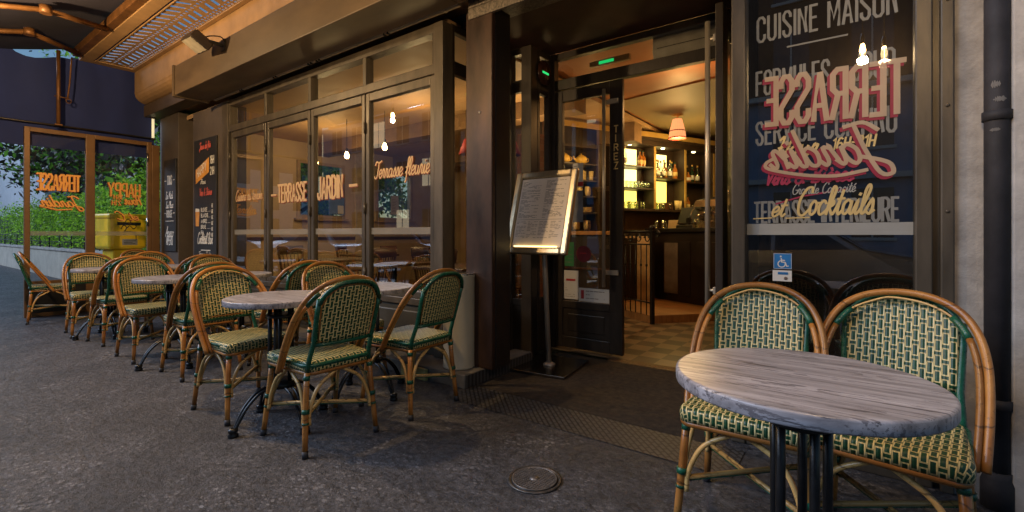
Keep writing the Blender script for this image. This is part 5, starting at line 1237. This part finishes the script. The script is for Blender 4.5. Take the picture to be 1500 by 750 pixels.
# yellow postbox
pb=thing('postbox','yellow pedestal postbox with black scribbles and a small label, behind the glass screen','postbox',(-10.05,-.22,0),R(12))
mb=MB(); mb.box(-.24,.24,-.27,.27,.86,1.42,.05); mb.box(-.255,.255,-.285,.285,1.36,1.45,.03); mb.build('body',yellow,pb)
mb=MB(); mb.box(-.17,.17,-.19,.19,.0,.86,.02); mb.build('pedestal',yellow,pb)
MB().box(.2401,.246,-.17,.17,1.26,1.31,.002).build('slot',black_m,pb)
MB().box(.2405,.244,-.10,.12,.93,1.03,.001).build('label_plate',plain('grey_label',(.32,.33,.36),.5),pb)
q=MB(); ribbons(q,[[(0,0),(.16,0)],[(0,.025),(.12,.025)],[(0,.05),(.17,.05)]],.010,Vector((.2452,-.075,.95)),Y_,Z,X)
ribbons(q,[[tuple(p) for p in cr([(0,.0,0),(.04,.06,0),(.08,.02,0),(.05,-.04,0),(.12,.05,0),(.18,.0,0),(.22,.05,0),(.14,.09,0),(.02,.08,0)],5)],[tuple(p) for p in cr([(.06,.11,0),(.10,.17,0),(.14,.11,0)],4)],[tuple(p) for p in cr([(.04,-.10,0),(.06,-.05,0),(.20,-.06,0),(.22,-.18,0)],4)]],.012,Vector((.2455,-.12,1.20)),Y_,Z,X)
q.build('scribble',black_m,pb)

# ================================================================== ACROSS THE STREET (seen in the glass)
ob=thing('opposite_block','blue grey apartment block across the street, mirrored in the windows','building',(0,-20,0))
o=MB().box(-40,-9,-30,-20,-.1,10).box(-8.99,6,-30,-20,-.1,6.8).box(6.01,26,-30,-20,-.1,5.6).build('wall',oppb,ob); o.location=(0,20,0)
o=MB().box(-8.99,6,-30,-20.02,6.81,14).build('added_upper_storeys',plain('reflection_darkening_render',(.075,.062,.058),.85,0,.2,2),ob); o.location=(0,20,0)  # added dark storeys, coloured to darken the top of the window reflection
mb=MB()
for k in range(2): mb.box(-8.9,5.9,-19.998,-19.6,3.55+3.2*k-.3*(1-k),3.75+3.2*k-.3*(1-k))  # pale slabs added to band the reflection in the right window
o=mb.build('reflection_band_slab',farb,ob); o.location=(0,20,0)
wp=MB(); wl=MB(); wf=MB(); q=random.Random(9)
for k in range(4):
    for j in range(24):
        x=-38+2.7*j; z=1.0+3.2*k+ (.3 if k else 0)
        if (k>2 or (k>0 and x>4.6)) and not -8.6<x<4.6: continue
        tgt=wl if (q.random()<.12 and not -7<x<5) else wp
        tgt.box(x,x+1.3,-20.0,-19.97,z,z+1.9); wf.box(x-.08,x+1.38,-19.99,-19.9,z-.12,z-.002); wf.box(x+.62,x+.68,-19.97,-19.94,z,z+1.9)
o=wp.build('window',dkpane,ob); o.location=(0,20,0); o=wl.build('lit_window',litpane,ob); o.location=(0,20,0); o=wf.build('window_frame',farb,ob); o.location=(0,20,0)
def car(loc,rz,paint,lab):
    t=thing('parked_car',lab,'car',loc,rz,'cars parked across the street')
    prof=[(-2.05,.35),(-2.1,.55),(-2.0,.85),(-1.7,.93),(-1.15,1.36),(-.4,1.46),(.35,1.42),(.95,1.0),(1.75,.86),(2.05,.70),(2.1,.45),(2.02,.30)]
    bm=MB(); w=.84; n=len(prof)
    sec=[(-w*.96,0),(-w,0.05),(w,.05),(w*.96,0)]
    vs=[]
    for yy,k in ((-w,0),(-w*1.0,1),(w*1.0,1),(w,0)):
        for (x,z) in prof:
            tum=1-.26*max(0,(z-.9)/.56)
            vs.append((x*(1 if k else .995),yy*tum*(1 if k else .96),z))
    bm.add(vs,[(r*n+i,r*n+(i+1)%n,(r+1)*n+(i+1)%n,(r+1)*n+i) for r in range(3) for i in range(n)]+[list(range(n)),list(range(3*n,4*n))],False); bm.build('body',paint,t)
    g=MB()
    for s_ in (1,-1):
        f=lambda x,z: (x,s_*(w*.96*(1-.26*max(0,(z-.9)/.56))+.012),z)
        g.add([f(-1.5,.98),f(-1.02,1.36),f(-.35,1.41),f(-.35,.97)],[(0,1,2,3)]); g.add([f(-.28,.97),f(-.28,1.41),f(.30,1.37),f(.80,1.0)],[(0,1,2,3)])
    g.add([(.98,-.6,1.02),(.98,.6,1.02),(.42,.55,1.42),(.42,-.55,1.42)],[(0,1,2,3)]); g.add([(-1.70,-.6,.97),(-1.70,.6,.97),(-1.2,.55,1.36),(-1.2,-.55,1.36)],[(0,1,2,3)])
    g.build('window',dkpane,t)
    for x in (-1.3,1.32):
        for s_ in (1,-1):
            wh=MB().lathe([(.2,-.1),(.31,-.1),(.32,-.06),(.32,.06),(.31,.1),(.2,.1)],(x,s_*.76,.32),24,Matrix.Rotation(PI/2,4,'X')).build('wheel',tyre,t); MB().lathe([(.2,-.095),(.19,0),(.2,.095)],(x,s_*.76,.32),16,Matrix.Rotation(PI/2,4,'X')).build('rim',chrome,wh)
    for s_ in (1,-1): MB().box(1.98,2.09,s_*.62-.16,s_*.62+.16,.60,.72,.02).build('headlight',white_s,t); MB().box(-2.09,-2.0,s_*.62-.14,s_*.62+.14,.68,.82,.02).build('tail_light',red_s,t)
    return t
car((-.9,-7.4,-.14),0,car1,'silver parked car across the street mirrored in the right window')
car((-16.2,-7.3,-.14),PI,car4,'white parked car across the street mirrored in the folding windows')
car((-11.2,-7.4,-.14),0,car3,'dark blue parked car mirrored in the nearest leaf of the folding windows')
car((-21.5,-7.3,-.14),0,car2,'black parked car farthest down the street in the reflections')

# ================================================================== CAMERA
cam=bpy.data.cameras.new('camera'); co_=bpy.data.objects.new('camera',cam); C.objects.link(co_)
cam.sensor_width=36; cam.lens=36*690/1500; cam.shift_y=-31/1500; cam.clip_end=600; cam.clip_start=.05
yaw=math.atan2(.806132,-.591735)-PI/2
co_.location=(0,-2.73,1.1); co_.rotation_euler=(PI/2,0,yaw); scn.camera=co_

# ================================================================== LIGHT
w=bpy.data.worlds.new('World'); scn.world=w; w.use_nodes=True; nt=w.node_tree; bg=nt.nodes['Background']
sky=nt.nodes.new('ShaderNodeTexSky'); sky.sky_type='NISHITA'; sky.sun_disc=False; sky.sun_elevation=R(15); sky.sun_rotation=R(200); sky.air_density=1.2; sky.dust_density=.3; sky.ozone_density=4
nt.links.new(sky.outputs[0],bg.inputs[0]); bg.inputs[1].default_value=.125
def light(name,kind,loc,e,col,size=.05,rot=None,spot=None):
    l=bpy.data.lights.new(name,kind); l.energy=e; l.color=col; o=bpy.data.objects.new(name,l); C.objects.link(o); o.location=loc
    if kind in('POINT','SPOT'): l.shadow_soft_size=size
    if kind=='AREA': l.size=size
    if rot: o.rotation_euler=rot
    if spot: l.spot_size=R(spot[0]); l.spot_blend=spot[1]
    return o
s=light('sun','SUN',(0,0,10),2.9,(.60,.74,1.0)); s.data.angle=R(35); s.rotation_euler=(R(58),0,R(-46))
# terrace lamps under the canopy
WARM=(1,.66,.32)
light('terrace_lamp_light','POINT',(-3.0,-1.9,2.69),125,WARM,.035)
light('terrace_lamp_light','POINT',(-6.2,-2.3,2.99),215,WARM,.035)
light('terrace_lamp_light','POINT',(.03,-1.7,2.44),28,WARM,.035); light('terrace_lamp_light','POINT',(.16,-1.7,2.39),25,WARM,.035)
# dining room
for x,y in ((-6.8,1.6),(-4.6,1.5),(-3.4,2.2)): light('dining_light','POINT',(x,y,2.3),28,(1,.68,.31),.1)
light('bar_light','POINT',(-2.19,4.46,2.46),24,(1,.52,.16),.08)
light('bar_light','POINT',(-1.4,2.4,2.5),17,(1,.50,.16),.12)
light('shelf_light','POINT',W2(.5,-.8,2.2),26,(1,.76,.26),.1); light('shelf_light','POINT',W2(-1.2,-.7,2.2),10,(1,.6,.2),.1)
light('window_bulb_light','POINT',(.05,.35,2.0),2.5,WARM,.03)
scn.view_settings.view_transform='Standard'; scn.view_settings.look='None'; scn.view_settings.exposure=0; scn.view_settings.gamma=1
cy=scn.cycles; cy.use_denoising=True; cy.max_bounces=7; cy.diffuse_bounces=3; cy.glossy_bounces=4; cy.transparent_max_bounces=20; cy.sample_clamp_indirect=4; cy.caustics_reflective=False; cy.caustics_refractive=False
